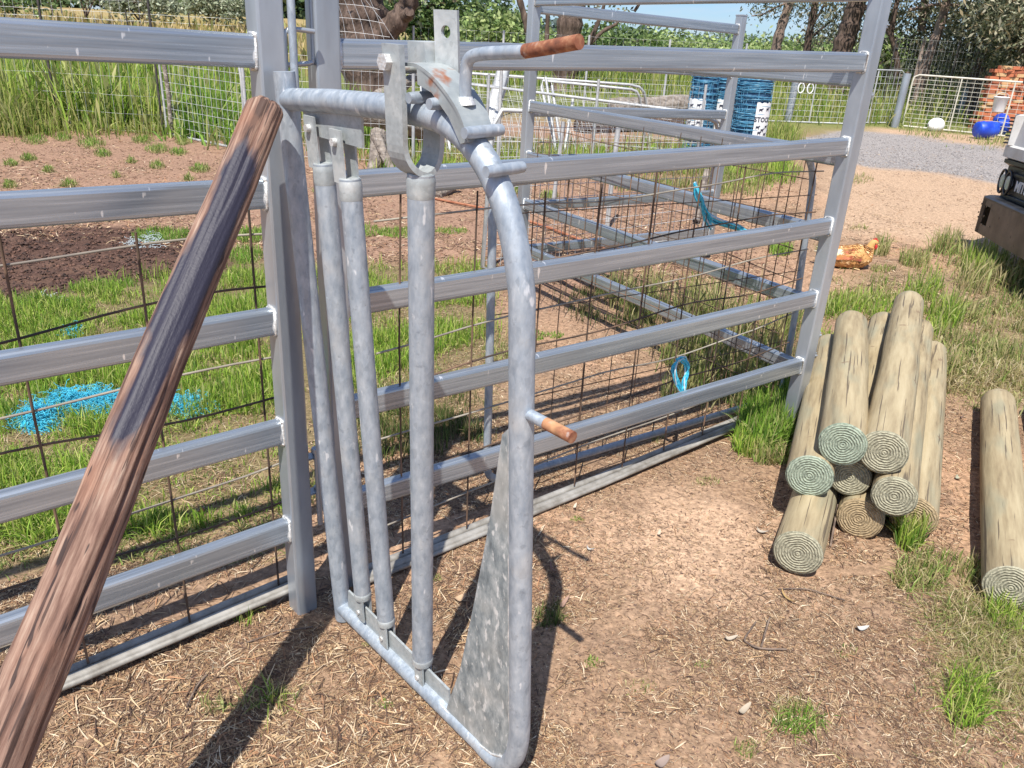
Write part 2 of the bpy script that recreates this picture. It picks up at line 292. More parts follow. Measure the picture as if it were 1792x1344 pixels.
M['chrome'] = noise_mat('pale_letters', [(.4, (.7, .7, .7)), (.6, (.8, .8, .8))], scale=5, rough=(.3, .4))
M['tyre'] = noise_mat('tyre_rubber', [(.4, (.02, .02, .02)), (.6, (.04, .038, .035))], scale=20, rough=(.8, .9))
M['glass'] = noise_mat('dark_windscreen', [(.4, (.02, .025, .03)), (.6, (.03, .035, .04))], scale=2, rough=(.05, .1))
M['feather'] = attr_mat('hen_feathers', .7)
M['red'] = noise_mat('red_comb', [(.4, (.50, .02, .03)), (.6, (.65, .05, .05))], scale=40, rough=(.5, .6))
M['beak'] = noise_mat('beak_horn', [(.4, (.55, .38, .18)), (.6, (.65, .48, .25))], scale=40, rough=(.4, .5))
M['eye'] = noise_mat('hen_eye', [(.4, (.01, .01, .01)), (.6, (.02, .02, .02))], scale=4, rough=(.1, .2))
M['orangepipe'] = noise_mat('rust_red_rod', [(.4, (.28, .10, .05)), (.6, (.40, .17, .09))], scale=12, rough=(.7, .9))
M['darkpost'] = noise_mat('dark_star_post', [(.4, (.03, .028, .026)), (.6, (.07, .06, .055))], scale=12, rough=(.7, .9))
M['stick'] = noise_mat('twig_bark', [(.4, (.10, .07, .055)), (.6, (.22, .16, .12))], scale=30, rough=(.8, .9))

# ---------------------------------------------------------------- ground
def inpoly(x, y, poly):
    c = np.zeros(np.shape(x), bool); n = len(poly)
    for i in range(n):
        x0, y0 = poly[i]; x1, y1 = poly[(i+1) % n]
        if y0 == y1: continue
        k = ((y0 > y) != (y1 > y)) & (x < (x1-x0)*(y-y0)/(y1-y0)+x0); c ^= k
    return c
def wpoly(px): p = gpts([q[0] for q in px], [q[1] for q in px]); return [tuple(q[:2]) for q in p]
Z_MUD = wpoly([(-400, 412), (120, 398), (330, 402), (400, 430), (410, 470), (330, 485), (180, 498), (60, 520), (-20, 560), (-400, 600)])
Z_GRAV = wpoly([(1380, 243), (1490, 226), (1620, 240), (1760, 262), (2300, 330), (2300, 420), (1790, 330), (1640, 302), (1520, 292), (1380, 262)])
Z_PATH = wpoly([(1440, 300), (1540, 222), (1800, 245), (2600, 330), (2600, 560), (1800, 425), (1640, 430), (1560, 415), (1470, 420), (1440, 380)])
Z_LUSH = wpoly([(-300, 500), (120, 505), (250, 470), (470, 455), (640, 455), (840, 470), (850, 700), (600, 760), (490, 900), (200, 960), (-300, 1000)])
Z_BARE = wpoly([(1000, 1010), (1040, 860), (1230, 840), (1330, 900), (1350, 1010), (1240, 1080)])
Z_DRY = wpoly([(1420, 560), (1460, 480), (1650, 470), (1900, 470), (2300, 640), (1900, 760), (1660, 700), (1640, 610)])
def zone(x, y, poly, j=.25):
    out = 0
    for k in range(4):
        a = vnoise(x*2.3+k*17, y*2.3, 40+k)-.5; b = vnoise(x*2.3, y*2.3+k*11, 50+k)-.5
        out = out+inpoly(x+a*j*2+.04*(k-1.5), y+b*j*2, poly)*.25
    return out
def gcol(x, y):
    n1 = fbm(x*1.3, y*1.3, 1); n2 = fbm(x*6, y*6, 5); n3 = fbm(x*.35, y*.35, 9)
    def mixc(a, b, t): return a*(1-t[..., None])+np.array(b)*t[..., None]
    c = np.ones(x.shape+(3,))*np.array([.315, .205, .130])
    c = mixc(c, (.45, .28, .175), np.clip((n1-.48)*6, 0, 1)*.75)
    c = mixc(c, (.22, .145, .10), np.clip((n2-.55)*5, 0, 1)*.6)
    back = np.clip((y-4.6)/1.2, 0, 1)*np.clip((2.6-x)/1, 0, 1); c = mixc(c, (.30, .18, .125), back*.7)
    c = mixc(c, (.53, .355, .235), zone(x, y, Z_BARE)*.75)
    c = mixc(c, (.15, .13, .06), zone(x, y, Z_LUSH)*.75)
    c = mixc(c, (.085, .048, .036), zone(x, y, Z_MUD, .18)*(.55+.9*np.clip(n2, 0, .5)))
    c = mixc(c, (.24, .19, .11), zone(x, y, Z_DRY)*.5)
    c = mixc(c, (.47, .325, .215), zone(x, y, Z_PATH, .3)*.85)
    c = mixc(c, (.30, .275, .26), zone(x, y, Z_GRAV, .3)*.95)
    far = np.clip((y-16)/4, 0, 1); gp = zone(x, y, Z_GRAV, .3)+zone(x, y, Z_PATH, .3)
    c = mixc(c, (.17, .19, .055), far*np.clip(1-gp, 0, 1))
    hill = np.clip((y-30)/10, 0, 1)*np.clip((-x-5)/10, 0, 1); c = mixc(c, (.36, .27, .125), hill*(.5+.5*np.clip((n3-.35)*4, 0, 1)))
    return np.clip(c, 0, 1)
def gbump(x, y):
    near = np.clip(1-(y-6)/12, 0, 1)
    h = (fbm(x*2, y*2, 21)-.47)*.030+(fbm(x*9, y*9, 25)-.47)*.016
    mud = zone(x, y, Z_MUD, .18); h = h+mud*((fbm(x*14, y*14, 31)-.47)*.07-.01)
    return h*near*np.clip((y+1.5)/1, 0, 1)
xs = np.unique(np.r_[-np.geomspace(6, 1800, 50)[::-1], np.arange(-6, -2.6, .07), np.arange(-2.6, 3.6, .032), np.arange(3.6, 7.5, .07), np.geomspace(7.5, 1800, 50)])
ys = np.unique(np.r_[-np.geomspace(.4, 60, 12)[::-1], np.arange(-.4, 1, .1), np.arange(1, 4.8, .032), np.arange(4.8, 9, .06), np.arange(9, 22, .25), np.geomspace(22, 2500, 60)])
XX, YY = np.meshgrid(xs, ys, indexing='ij'); ZZ = G(YY)+gbump(XX, YY)
ZZ += np.where(YY > 40, (fbm(XX*.02, YY*.02, 3)-.45)*np.clip((YY-40)/80, 0, 1)*3, 0)
nx, ny = XX.shape; idx = np.arange(nx*ny).reshape(nx, ny)
q = np.stack([idx[:-1, :-1], idx[1:, :-1], idx[1:, 1:], idx[:-1, 1:]], -1).reshape(-1, 4)
m, n, l, b = mat('ground'); a = n.new('ShaderNodeAttribute'); a.attribute_name = 'Col'
t = n.new('ShaderNodeTexCoord'); z1 = n.new('ShaderNodeTexNoise'); z1.inputs['Scale'].default_value = 42; z1.inputs['Detail'].default_value = 7; z1.inputs['Roughness'].default_value = .7; l(t.outputs['Object'], z1.inputs['Vector'])
r1 = n.new('ShaderNodeMapRange'); r1.inputs['From Min'].default_value = .3; r1.inputs['From Max'].default_value = .7; r1.inputs['To Min'].default_value = .45; r1.inputs['To Max'].default_value = 1.5; l(z1.outputs['Fac'], r1.inputs[0])
mu = n.new('ShaderNodeMixRGB'); mu.blend_type = 'MULTIPLY'; mu.inputs['Fac'].default_value = 1; l(a.outputs['Color'], mu.inputs['Color1']); l(r1.outputs[0], mu.inputs['Color2']); l(mu.outputs[0], b.inputs['Base Color'])
b.inputs['Roughness'].default_value = .95; b.inputs['Specular IOR Level'].default_value = .15
z2 = n.new('ShaderNodeTexNoise'); z2.inputs['Scale'].default_value = 75; z2.inputs['Detail'].default_value = 8; l(t.outputs['Object'], z2.inputs['Vector'])
bp = n.new('ShaderNodeBump'); bp.inputs['Strength'].default_value = .9; bp.inputs['Distance'].default_value = .008; l(z2.outputs['Fac'], bp.inputs['Height']); l(bp.outputs[0], b.inputs['Normal'])
M['ground'] = m
ground = struct(mesh_np('ground', np.stack([XX, YY, ZZ], -1).reshape(-1, 3), q, M['ground'], col=gcol(XX, YY).reshape(-1, 3), smooth=True))
def gh(x, y): return G(y)+gbump(x, y)
def ghs(x, y): return float(gh(np.array([x]), np.array([y]))[0])

# ---------------------------------------------------------------- yard panels
ZR = [.296, .615, .935, 1.262, 1.581, 1.902]
PR_RAIL = rrect(.038, .072, .0105, 3)
def post_mesh(x, y, z0, z1, ang, wd=.065, cap=True):
    mb = MB(); P = rrect(wd, wd, .006, 2); ux = (math.sin(ang), math.cos(ang), 0)
    mb.sweep([(x, y, z0), (x, y, z1)], P, up=ux, smooth=False)
    if cap: mb.box((x, y, z1+.004), (wd+.006, wd+.006, .012), rot=np.array([[ux[0], -ux[1], 0], [ux[1], ux[0], 0], [0, 0, 1]]), bev=.003)
    return mb
def rail_obj(a, b, parent):
    a = np.array(a, float); b = np.array(b, float); d = b-a; Ln = np.linalg.norm(d); d /= Ln; side = np.cross([0, 0, 1], d); side /= np.linalg.norm(side); up = np.cross(d, side)
    mb = MB(); mb.sweep([(0, 0, 0), (Ln, 0, 0)], PR_RAIL, up=(0, 0, 1), smooth=False); o = mb.build('rail', M['rail'], parent)
    m4 = Matrix(((d[0], side[0], up[0], a[0]-parent.location[0]), (d[1], side[1], up[1], a[1]-parent.location[1]), (d[2], side[2], up[2], a[2]-parent.location[2]), (0, 0, 0, 1)))
    o.matrix_local = m4; return o
def weld_mesh(p, d):
    mb = MB(); d = np.array(d)/np.linalg.norm(d); side = np.cross(d, [0, 0, 1]); side /= np.linalg.norm(side); pts = []
    for i in range(28):
        k = i/28*len(PR_RAIL); q = PR_RAIL[int(k) % len(PR_RAIL)]; j = 1+.05*random.random()
        pts.append(np.array(p)+side*q[0]*1.06*j+np.array([0, 0, 1])*q[1]*1.03*j+d*random.uniform(-.0015, .0015))
    mb.tube(pts, [.0035+.0015*random.random() for _ in pts], n=5, closed=True); return mb
def panel(label, a, b, za, zb, base_a=0, base_b=0, posts=(1, 1), top=2.0):
    """a,b = post axes; za/zb = rail height offset at each end"""
    a = np.array(a, float); b = np.array(b, float); d = b-a; Ln = np.linalg.norm(d); d /= Ln; ang = math.atan2(d[0], d[1])
    th = thing('yard_panel', label, 'panel', (a[0], a[1], base_a), 'heavy galvanised stockyard panels'); nrm = np.array([-d[1], d[0]])
    for k, (p, zo, zb0) in enumerate(((a, za, base_a), (b, zb, base_b))):
        if posts[k]: rel(post_mesh(p[0], p[1], zb0-.01, top+zo, ang).build('post', M['post'], th), th)
    for z in ZR:
        A = np.array([*(a+d*.032), z+za]); B = np.array([*(b-d*.032), z+zb])
        rl = rail_obj(A, B, th); Lr = float(np.linalg.norm(B-A))
        for xx in (.002, Lr-.002): weld_mesh((xx, 0, 0), (1, 0, 0)).build('weld', M['weld'], rl)
    return th, d, nrm
aL = R(47.78); aR = R(54.88); dL = np.array([math.sin(aL), math.cos(aL)]); dR = np.array([math.sin(aR), math.cos(aR)])
bkL = np.array([-dL[1], dL[0]]); bkR = np.array([-dR[1], dR[0]])
P_ = np.array([-.585, 1.911])+bkL*.0325
Bf = np.array([1.327, 3.317]); A_ = Bf-dR*2.22+bkR*.0325; B_ = Bf+dR*.0325+bkR*.0325
pL, _, _ = panel('heavy galvanised panel left of the bail gate with the timber pole leaning across it', P_-dL*2.25, P_, .009, 0)
pR, _, _ = panel('heavy galvanised panel running right from the bail gate to the post beside the log pile', A_, B_, .002, .068, 0, .05)
aC = R(148.19); dC = np.array([math.sin(aC), math.cos(aC)]); Cl = np.array([.009, 5.54]); Cr = B_*1.026
pC, _, _ = panel('galvanised panel running through the pen from its rear left post to the near right corner', Cl, Cr, .038, .01, .06, 0, posts=(1, 1))
Dp = np.array([1.648, 6.808]); aD = R(50.8); dD = np.array([math.sin(aD), math.cos(aD)]); Da = Cl-dC*.075+dD*.02
pD, _, _ = panel('rearmost galvanised panel ending in a capped post in front of the blue wire rolls', Da, Dp, .0, -.014, .06, .14, posts=(0, 1))
# lugs and latch fittings
def lug(parent, p, d, nrm, name='hinge_lug'):
    mb = MB(); p = np.array(p, float); mb.box(p, (.045, .035, .006), rot=np.stack([np.array([*d, 0]), np.array([*nrm, 0]), [0, 0, 1]], 1), bev=.0015)
    mb.tube([p+np.array([*d, 0])*.015+[0, 0, .012], p+np.array([*d, 0])*.015-[0, 0, .012]], .012, 10); rel(mb.build(name, M['post'], parent), parent)
nR = -bkR; nL = -bkL
for z in (1.79, 1.53, .50, .40): lug(pR, [*(B_+dR*.05), z], dR, bkR)
def rod_path(pts, r, name, mt, parent, n=8):
    mb = MB(); mb.tube(bez(pts, 6), r, n); o = mb.build(name, mt, parent)
    if parent is not None: rel(o, parent)
    return o
gapm = (P_+A_)/2+nL*.0
pin = np.array([-.548, 1.944])
# bent rod bracket on the right post and flat lug with pegs on the left post
def v3(xy, z): return np.array([xy[0], xy[1], z])
bA = A_-dR*.036+nR*.02; bP = P_+dL*.036+nL*.02
rod_path([v3(bA, 1.76), v3(bA, 1.58), v3(bA-dR*.004, 1.562), v3(bA-dR*.03, 1.557), v3(bA-dR*.085, 1.552)], .006, 'rod_bracket', M['post'], pR)
rod_path([v3(bA, 1.735), v3(bA-dR*.06, 1.732)], .006, 'rod_bracket', M['post'], pR)
rod_path([v3(bP, 1.40), v3(bP, 1.60), v3(bP+dL*.008, 1.628), v3(bP+dL*.03, 1.632), v3(bP+dL*.075, 1.63)], .006, 'rod_bracket', M['post'], pL)
for z in (.515, .40): lug(pL, [*(P_+dL*.05+nL*.01), z], dL, bkL, 'pin_lug')
for z in (.46, .345): lug(pR, [*(A_-dR*.045), z], -dR, bkR, 'pin_lug')
t_ = thing('drop_pin', 'long bluish steel drop pin standing in the gap between the two posts behind the gate', 'pin', (pin[0], pin[1], 1.2))
mb = MB(); mb.tube([(pin[0], pin[1], 1.38), (pin[0], pin[1], 2.02)], .0095, 12); rel(mb.build('rod', M['pipe'], t_), t_)
mb = MB(); mb.tube(bez([(pin[0], pin[1], 2.02), (pin[0]+.004, pin[1], 2.045), (pin[0]+.03, pin[1]-.02, 2.055), (pin[0]+.08, pin[1]-.05, 2.055)], 5), .0095, 12); rel(mb.build('handle', M['pipe'], t_), t_)
t_ = thing('hinge_pin', 'short steel bolt dropped through the lower lugs between the two posts', 'bolt', (pin[0]+.005, pin[1], .30))
mb = MB(); mb.tube([(pin[0]+.005, pin[1], .30), (pin[0]+.005, pin[1], .54)], .008, 10); rel(mb.build('shank', M['post'], t_), t_)
mb = MB(); mb.tube([(pin[0]+.005, pin[1], .54), (pin[0]+.005, pin[1], .552)], .015, 6); rel(mb.build('head', M['post'], t_), t_)

# ---------------------------------------------------------------- bail gate
gBL = np.array([-.474, 1.89, .050]); gU = np.array([.069, 1.33, .028])-gBL; gV = np.array([-.548, 1.867, 1.505])-gBL
gu = gU/np.linalg.norm(gU); gv = gV/np.linalg.norm(gV); gn = np.cross(gu, gv); gn /= np.linalg.norm(gn)
def gg(u, v, n=0): return gBL+gu*u+gv*v+gn*n
gate = thing('bail_gate', 'swinging galvanised head bail gate with curved corner, upright bars and rusty latch handle', 'gate', tuple(gBL))
TR = .0245
def arc(c, r, a0, a1, k): return [(c[0]+r*math.cos(R(a0+(a1-a0)*i/k)), c[1]+r*math.sin(R(a0+(a1-a0)*i/k))) for i in range(k+1)]
def ell(p0, pc, p1, k=12): return [((1-t)**2*p0[0]+2*t*(1-t)*pc[0]+t*t*p1[0], (1-t)**2*p0[1]+2*t*(1-t)*pc[1]+t*t*p1[1]) for t in [i/k for i in range(k+1)]]
uv = [(.01, 1.437), (.2, 1.452), (.4, 1.462)]+ell((.50, 1.462), (.745, 1.47), (.781, 1.19), 16)+[(.781, .9), (.781, .5), (.781, .22)]+ell((.781, .17), (.775, -.035), (.64, .0), 12)+[(.4, .0), (.2, .0), (.0, .0)]
mb = MB(); mb.tube([gg(*p) for p in uv], TR, 20); rel(mb.build('bent_frame_pipe', M['pipe'], gate), gate)
mb = MB(); mb.tube([gg(0, -.045), gg(0, .3), gg(0, .8), gg(0, 1.495)], TR, 20); rel(mb.build('hinge_pipe', M['pipe'], gate), gate)
for s, (u0, v0, u1, v1) in enumerate(((.128, .115, .138, 1.315), (.243, .10, .243, 1.30), (.408, .085, .500, 1.352))):
    bar = MB(); e0 = np.array([u0, v0]); e1 = np.array([u1, v1]); d = (e1-e0)/np.linalg.norm(e1-e0)
    pts = [gg(*(e0+d*t_)) for t_ in np.linspace(0, np.linalg.norm(e1-e0), 6)]; bar.tube(pts, .0235 if s < 2 else .0265, 18)
    bo = rel(bar.build('upright_bar', M['pipe'], gate), gate); LB = np.linalg.norm(e1-e0); rB = .0235 if s < 2 else .0265
    for q0, q1 in ((LB-.045, LB+.002), (-.002, .022)):
        mb = MB(); mb.tube([gg(*(e0+d*(q0+(q1-q0)*k/5))) for k in range(6)], [rB+.0002, rB+.0016, rB+.0012, rB+.0018, rB+.001, rB*.93], 18); rel(mb.build('sealed_end', M['pipe2'], bo), gate)
    mb = MB()
    for side in (-.013, .013):                      # lower fork plates
        mb.plate([(u0-.017, v0-.075), (u0+.017, v0-.075), (u0+.019, v0+.012), (u0-.019, v0+.012)], gBL+gn*side, gu, gv, gn, .005)
    rel(mb.build('fork_plate', M['pipe2'], bo), gate)
    mb = MB(); mb.tube([gg(u0-.006, v0-.05, -.02), gg(u0-.006, v0-.05, .02)], .007, 8); rel(mb.build('bolt', M['weld'], bo), gate)
    if s < 2:
        mb = MB()
        for side in (-.016, .016):
            mb.plate([(u1-.034, v1-.01), (u1+.008, v1-.01), (u1+.006, v1+.10), (u1-.038, v1+.10)], gBL+gn*side, gu, gv, gn, .005)
        rel(mb.build('hanger_plate', M['pipe2'], bo), gate)
        mb = MB(); mb.tube([gg(u1-.016, v1+.075, .014), gg(u1-.016, v1+.075, .028)], .009, 6); mb.tube([gg(u1-.016, v1+.075, -.03), gg(u1-.016, v1+.075, .014)], .006, 8); rel(mb.build('bolt', M['weld'], bo), gate)
mb = MB(); mb.plate([(.08, 1.372), (.305, 1.372), (.31, 1.45), (.07, 1.45)], gBL, gu, gv, gn, .006); rel(mb.build('top_bracket_plate', M['pipe2'], gate), gate)
mb = MB(); mb.plate([(.04, .02), (.52, .02), (.52, .075), (.05, .088)], gBL, gu, gv, gn, .006); rel(mb.build('bottom_guide_bar', M['pipe2'], gate), gate)
# triangular sheet welded between front pipe and bottom pipe
pl = [(.764, .93), (.742, .905), (.70, .68), (.645, .44), (.585, .20), (.515, .0), (.56, -.012), (.64, -.012), (.70, .0), (.745, .035), (.764, .10)]
gs = [];
mb = MB(); cx = np.mean([p[0] for p in pl]); 
mb.plate(pl, gBL+gn*.012, gu, gv, gn, .004); rel(mb.build('gusset_sheet', M['gusset'], gate), gate)
mb = MB(); mb.tube([gg(.764+random.uniform(-.0015, .0015), v, .0145) for v in np.linspace(.09, .93, 40)], [.0028+.0018*random.random() for _ in range(40)], 6); rel(mb.build('weld_seam', M['weld'], gate), gate)
mb = MB(); mb.tube([gg(*p, .0145) for p in [(.50+.02*i/4, .018) for i in range(2)]+[(.55, .015), (.60, .012), (.65, .012), (.70, .022), (.735, .045)]], .003, 6); rel(mb.build('weld_seam', M['weld'], gate), gate)
# U strap round the top pipe carrying the moving bar
def strap(pts, wd, th, mt, name, along):
    mb = MB(); mb.sweep([np.array(p) for p in pts], [(wd/2, th/2), (-wd/2, th/2), (-wd/2, -th/2), (wd/2, -th/2)], smooth=False, up=along); return rel(mb.build(name, mt, gate), gate)
sp_ = [(.494, 1.578, .044), (.494, 1.50, .044), (.492, 1.44, .044), (.488, 1.395, .041), (.492, 1.366, .027), (.495, 1.352, 0), (.492, 1.366, -.027), (.488, 1.395, -.041), (.488, 1.44, -.044), (.488, 1.48, -.044), (.488, 1.545, -.044)]
mb = MB(); W2 = .0265; prof = []
for k, (u, v, nn) in enumerate(sp_):
    pass
P3 = [gg(*p) for p in bez(sp_, 3)]; vs = []; fs = []; m_ = len(P3)
for i, p in enumerate(P3):
    t_v = P3[min(i+1, m_-1)]-P3[max(i-1, 0)]; t_v /= np.linalg.norm(t_v); nn = np.cross(t_v, gu); nn /= np.linalg.norm(nn)
    for a_, b_ in ((-W2, -.0055), (W2, -.0055), (W2, .0055), (-W2, .0055)): vs.append(p+gu*a_+nn*b_)
for i in range(m_-1):
    for j in range(4): k = (j+1) % 4; fs.append((i*4+j, i*4+k, i*4+4+k, i*4+4+j))
fs += [(3, 2, 1, 0), tuple(range(4*m_-4, 4*m_))]; mb.add(vs, fs); yk = rel(mb.build('u_strap', M['pipe2'], gate), gate)
mb = MB(); mb.tube([gg(.483, 1.548, .046), gg(.483, 1.548, .062)], .0155, 6, smooth=False); rel(mb.build('bolt_head', M['weld'], yk), gate)
mb = MB(); mb.tube([gg(.483, 1.535, .046), gg(.483, 1.535, -.118)], .0075, 12); rel(mb.build('pivot_pin', M['pawl'], yk), gate)
mb = MB(); mb.plate([(.47, 1.545), (.525, 1.545), (.52, 1.582), (.47, 1.582)], gBL-gn*.03, gu, gv, gn, .05); rel(mb.build('spacer_block', M['pipe2'], gate), gate)
# upright lug with a hole
hole = [(.012*math.cos(a), .012*math.sin(a)) for a in np.linspace(0, 2*math.pi, 16, endpoint=False)]
def holed(w0, z0, z1, hz, o, mt, name):
    mb = MB(); out = []; fr = []; pts_o = []
    for i, a in enumerate(np.linspace(0, 2*math.pi, 16, endpoint=False)):
        cx_, cy_ = math.cos(a), math.sin(a); k = 1/max(abs(cx_), abs(cy_)); pts_o.append((cx_*k*w0, hz+cy_*k*w0))
    inn = [(h[0]*.8, hz+h[1]*.9) for h in hole]; ax = gu*.93+gn*-.36; ax = ax/np.linalg.norm(ax); nr = np.cross(ax, gv)
    def V(p, s): return o+ax*p[0]+gv*p[1]+nr*s
    for s in (-.004, .004):
        b0 = len(mb.v); mb.add([V(p, s) for p in pts_o]+[V(p, s) for p in inn], [(i, (i+1) % 16, 16+(i+1) % 16, 16+i) for i in range(16)])
    mb.add([V(p, s) for s in (-.004, .004) for p in inn], [(i, (i+1) % 16, 16+(i+1) % 16, 16+i) for i in range(16)])
    zt = hz+w0; zb = hz-w0
    for (za, zb_) in ((zt, z1), (z0, zb)): mb.add([V(p, s) for s in (-.004, .004) for p in ((-w0, za), (w0, za), (w0, zb_), (-w0, zb_))], [(0, 1, 2, 3), (7, 6, 5, 4), (0, 3, 7, 4), (1, 5, 6, 2), (3, 2, 6, 7), (0, 4, 5, 1)])
    mb.add([V(p, s) for s in (-.004, .004) for p in ((-w0, zb), (w0, zb), (w0, zt), (-w0, zt))], [(0, 3, 7, 4), (1, 5, 6, 2)])
    return rel(mb.build(name, mt, gate), gate)
holed(.0235, 1.49, 1.635, 1.600, gBL+gu*.548-gn*.035-gv*0, M['pipe2'], 'upright_lug')
# curved pawl plate, teeth and handle
pp = [(.497, 1.545), (.54, 1.545), (.585, 1.53), (.625, 1.505), (.655, 1.475), (.674, 1.435)]
P3 = [gg(u, v, -.005) for u, v in bez([(a, b) for a, b in pp], 4)] if False else [gg(p[0], p[1], -.002) for p in bez(pp, 4)]
vs = []; fs = []; m_ = len(P3)
for i, p in enumerate(P3):
    t_v = P3[min(i+1, m_-1)]-P3[max(i-1, 0)]; t_v /= np.linalg.norm(t_v); nn = np.cross(t_v, gn); nn /= np.linalg.norm(nn); wd = .028+.004*math.sin(i/m_*3)
    for a_, b_ in ((-wd, -.003), (wd, -.003), (wd, .003), (-wd, .003)): vs.append(p+gn*a_+nn*b_)
for i in range(m_-1):
    for j in range(4): k = (j+1) % 4; fs.append((i*4+j, i*4+k, i*4+4+k, i*4+4+j))
fs += [(3, 2, 1, 0), tuple(range(4*m_-4, 4*m_))]; mb = MB(); mb.add(vs, fs); paw = rel(mb.build('latch_pawl', M['pawl'], gate), gate)
for s in (.026, -.030):
    mb = MB(); mb.plate([(.54, 1.545), (.60, 1.525), (.65, 1.48), (.672, 1.435), (.655, 1.43), (.625, 1.47), (.58, 1.505), (.54, 1.515)], gBL+gn*s, gu, gv, gn, .004); rel(mb.build('pawl_side', M['pawl'], paw), gate)
for u, v in ((.53, 1.492), (.59, 1.488), (.683, 1.452), (.737, 1.398)):
    mb = MB(); mb.tube([gg(u, v, .042), gg(u, v, .03), gg(u, v, -.03), gg(u, v, -.042)], [.0095, .0105, .0105, .0095], 12); rel(mb.build('ratchet_tooth', M['pipe'], gate), gate)
hp = bez([(.637, 1.492), (.640, 1.535), (.650, 1.563), (.685, 1.573), (.76, 1.580), (.80, 1.584), (.898, 1.602)], 6)
mb = MB(); k = [i for i, p in enumerate(hp) if p[0] < .785]; mb.tube([gg(*hp[i], 0) for i in k]+[gg(.787, 1.583)], .0105, 14); hd = rel(mb.build('latch_handle', M['pipe'], gate), gate)
mb = MB(); mb.tube([gg(.785, 1.5828), gg(.83, 1.590), gg(.898, 1.602)], .0108, 14); rel(mb.build('rusty_grip', M['rust'], hd), gate)
mb = MB(); mb.tube([gg(.637, 1.49), gg(.637, 1.503)], [.019, .0125], 10); rel(mb.build('weld', M['weld'], hd), gate)
mb = MB(); mb.tube([gg(.79, .968), gg(.845, .968)], .0112, 14); pg = rel(mb.build('side_peg', M['pipe'], gate), gate)
mb = MB(); mb.tube([gg(.845, .968), gg(.912, .968)], .0115, 14); rel(mb.build('rusty_tip', M['rust'], pg), gate)

# ---------------------------------------------------------------- leaning timber pole
top = np.array([0, 0, CH])+rays(466, 196)[0]*1.70; low = np.array([0, 0, CH])+rays(30, 1245)[0]*1.24; dl = (low-top); foot = low+dl*(.629-.06)/(top[2]-low[2])
axis = foot-top; LL = np.linalg.norm(axis); az = -axis/LL
def log_verts(length, r0, r1, nseg, nr, lump, seed, flutes=0, crook=0):
    zz = np.linspace(0, length, nseg+1); th = np.linspace(0, 2*math.pi, nr, endpoint=False); T, Z = np.meshgrid(th, zz)
    r = r0+(r1-r0)*Z/length
    n_ = fbm(np.cos(T)*1.6+5, np.sin(T)*1.6+5+Z*1.1, seed)-.47; n2_ = fbm(np.cos(T)*6+9, np.sin(T)*6+9+Z*.9, seed+7)-.47
    r = r*(1+lump*n_+lump*.5*n2_+flutes*np.sin(T*9+2*n_*6+Z*1.5)*.5)
    ox = crook*(fbm(Z*1.3+3, Z*0+2, seed+3)-.47); oy = crook*(fbm(Z*1.1+8, Z*0+6, seed+4)-.47)
    v = np.stack([r*np.cos(T)+ox, r*np.sin(T)+oy, Z], -1).reshape(-1, 3)
    i = np.arange((nseg)*nr).reshape(nseg, nr); j = np.roll(i, -1, 1); f = np.stack([i, j, j+nr, i+nr], -1).reshape(-1, 4)
    return v, f, T.ravel(), Z.ravel()
v, f, T, Z = log_verts(LL, .054, .0405, 150, 72, .30, 3, .03, .022)
ringN = 72; n0 = len(v)
Tg = T; Zg = Z
for (a0_, z0_, z1_, dp_, wd_) in ((1.2, .25, .80, .010, .10), (2.6, .9, 1.5, .009, .08), (3.7, .1, .9, .011, .09), (4.6, 1.1, 2.1, .012, .10), (5.6, .5, 1.1, .009, .08), (.3, 1.4, 2.2, .010, .09), (4.1, .35, .6, .016, .13), (2.0, 1.7, 2.3, .009, .07), (5.1, 1.5, 1.9, .013, .10)):
    cen = a0_+.25*np.sin(Zg*3+a0_*4); da = np.abs((Tg-cen+math.pi) % (2*math.pi)-math.pi); cut = dp_*np.exp(-(da/wd_)**2)*np.clip(np.minimum(Zg-z0_, z1_-Zg)*8, 0, 1); rr_ = np.linalg.norm(v[:, :2], axis=1); v[:, :2] *= (1-cut/rr_)[:, None]
cap_v = [v[-ringN:]*np.array([1-.16*(1-.0), 1-.16, 1])+[0, 0, .012], v[-ringN:]*np.array([.45, .45, 1])+[0, 0, .016]]
v2 = np.vstack([v, cap_v[0], cap_v[1], [[0, 0, LL+.014]], [[0, 0, 0]]])
i = np.arange(ringN); j = np.roll(i, -1); base = n0-ringN
f4 = np.vstack([f, np.stack([base+i, base+j, n0+j, n0+i], -1), np.stack([n0+i, n0+j, n0+ringN+j, n0+ringN+i], -1)])
f3 = np.vstack([np.stack([n0+ringN+i, n0+ringN+j, np.full(ringN, n0+2*ringN)], -1), np.stack([j, i, np.full(ringN, n0+2*ringN+1)], -1)])
pole = mesh_np('timber_pole', v2, [f4, f3], M['log'], smooth=True)
rotm = Vector(az).to_track_quat('Z', 'Y').to_matrix().to_4x4(); rotm.translation = Vector(foot); pole.matrix_world = rotm
wm = np.array(rotm); wv_ = v2@wm[:3, :3].T+wm[:3, 3]; rad = (v2[:, :2]/np.linalg.norm(v2[:, :2]+1e-9, axis=1)[:, None])@wm[:3, :2].T
side = rad@np.array([.25, -.85, .45]); sfrac = v2[:, 2]/LL                    # stain runs down the upper side, between 40% and 90% of the length
tar_v = np.clip(side, 0, 1)*.95*np.exp(-((sfrac-.80)/.16)**4)+np.clip(side-.3, 0, 1)*.75*np.exp(-((sfrac-.60)/.10)**2)
a_ = pole.data.attributes.new('Tar', 'FLOAT', 'POINT'); a_.data.foreach_set('value', tar_v.astype(np.float32))
tag(pole, 'weathered reddish timber pole with a dark glossy stain, leaning against the gate hinge', 'pole')

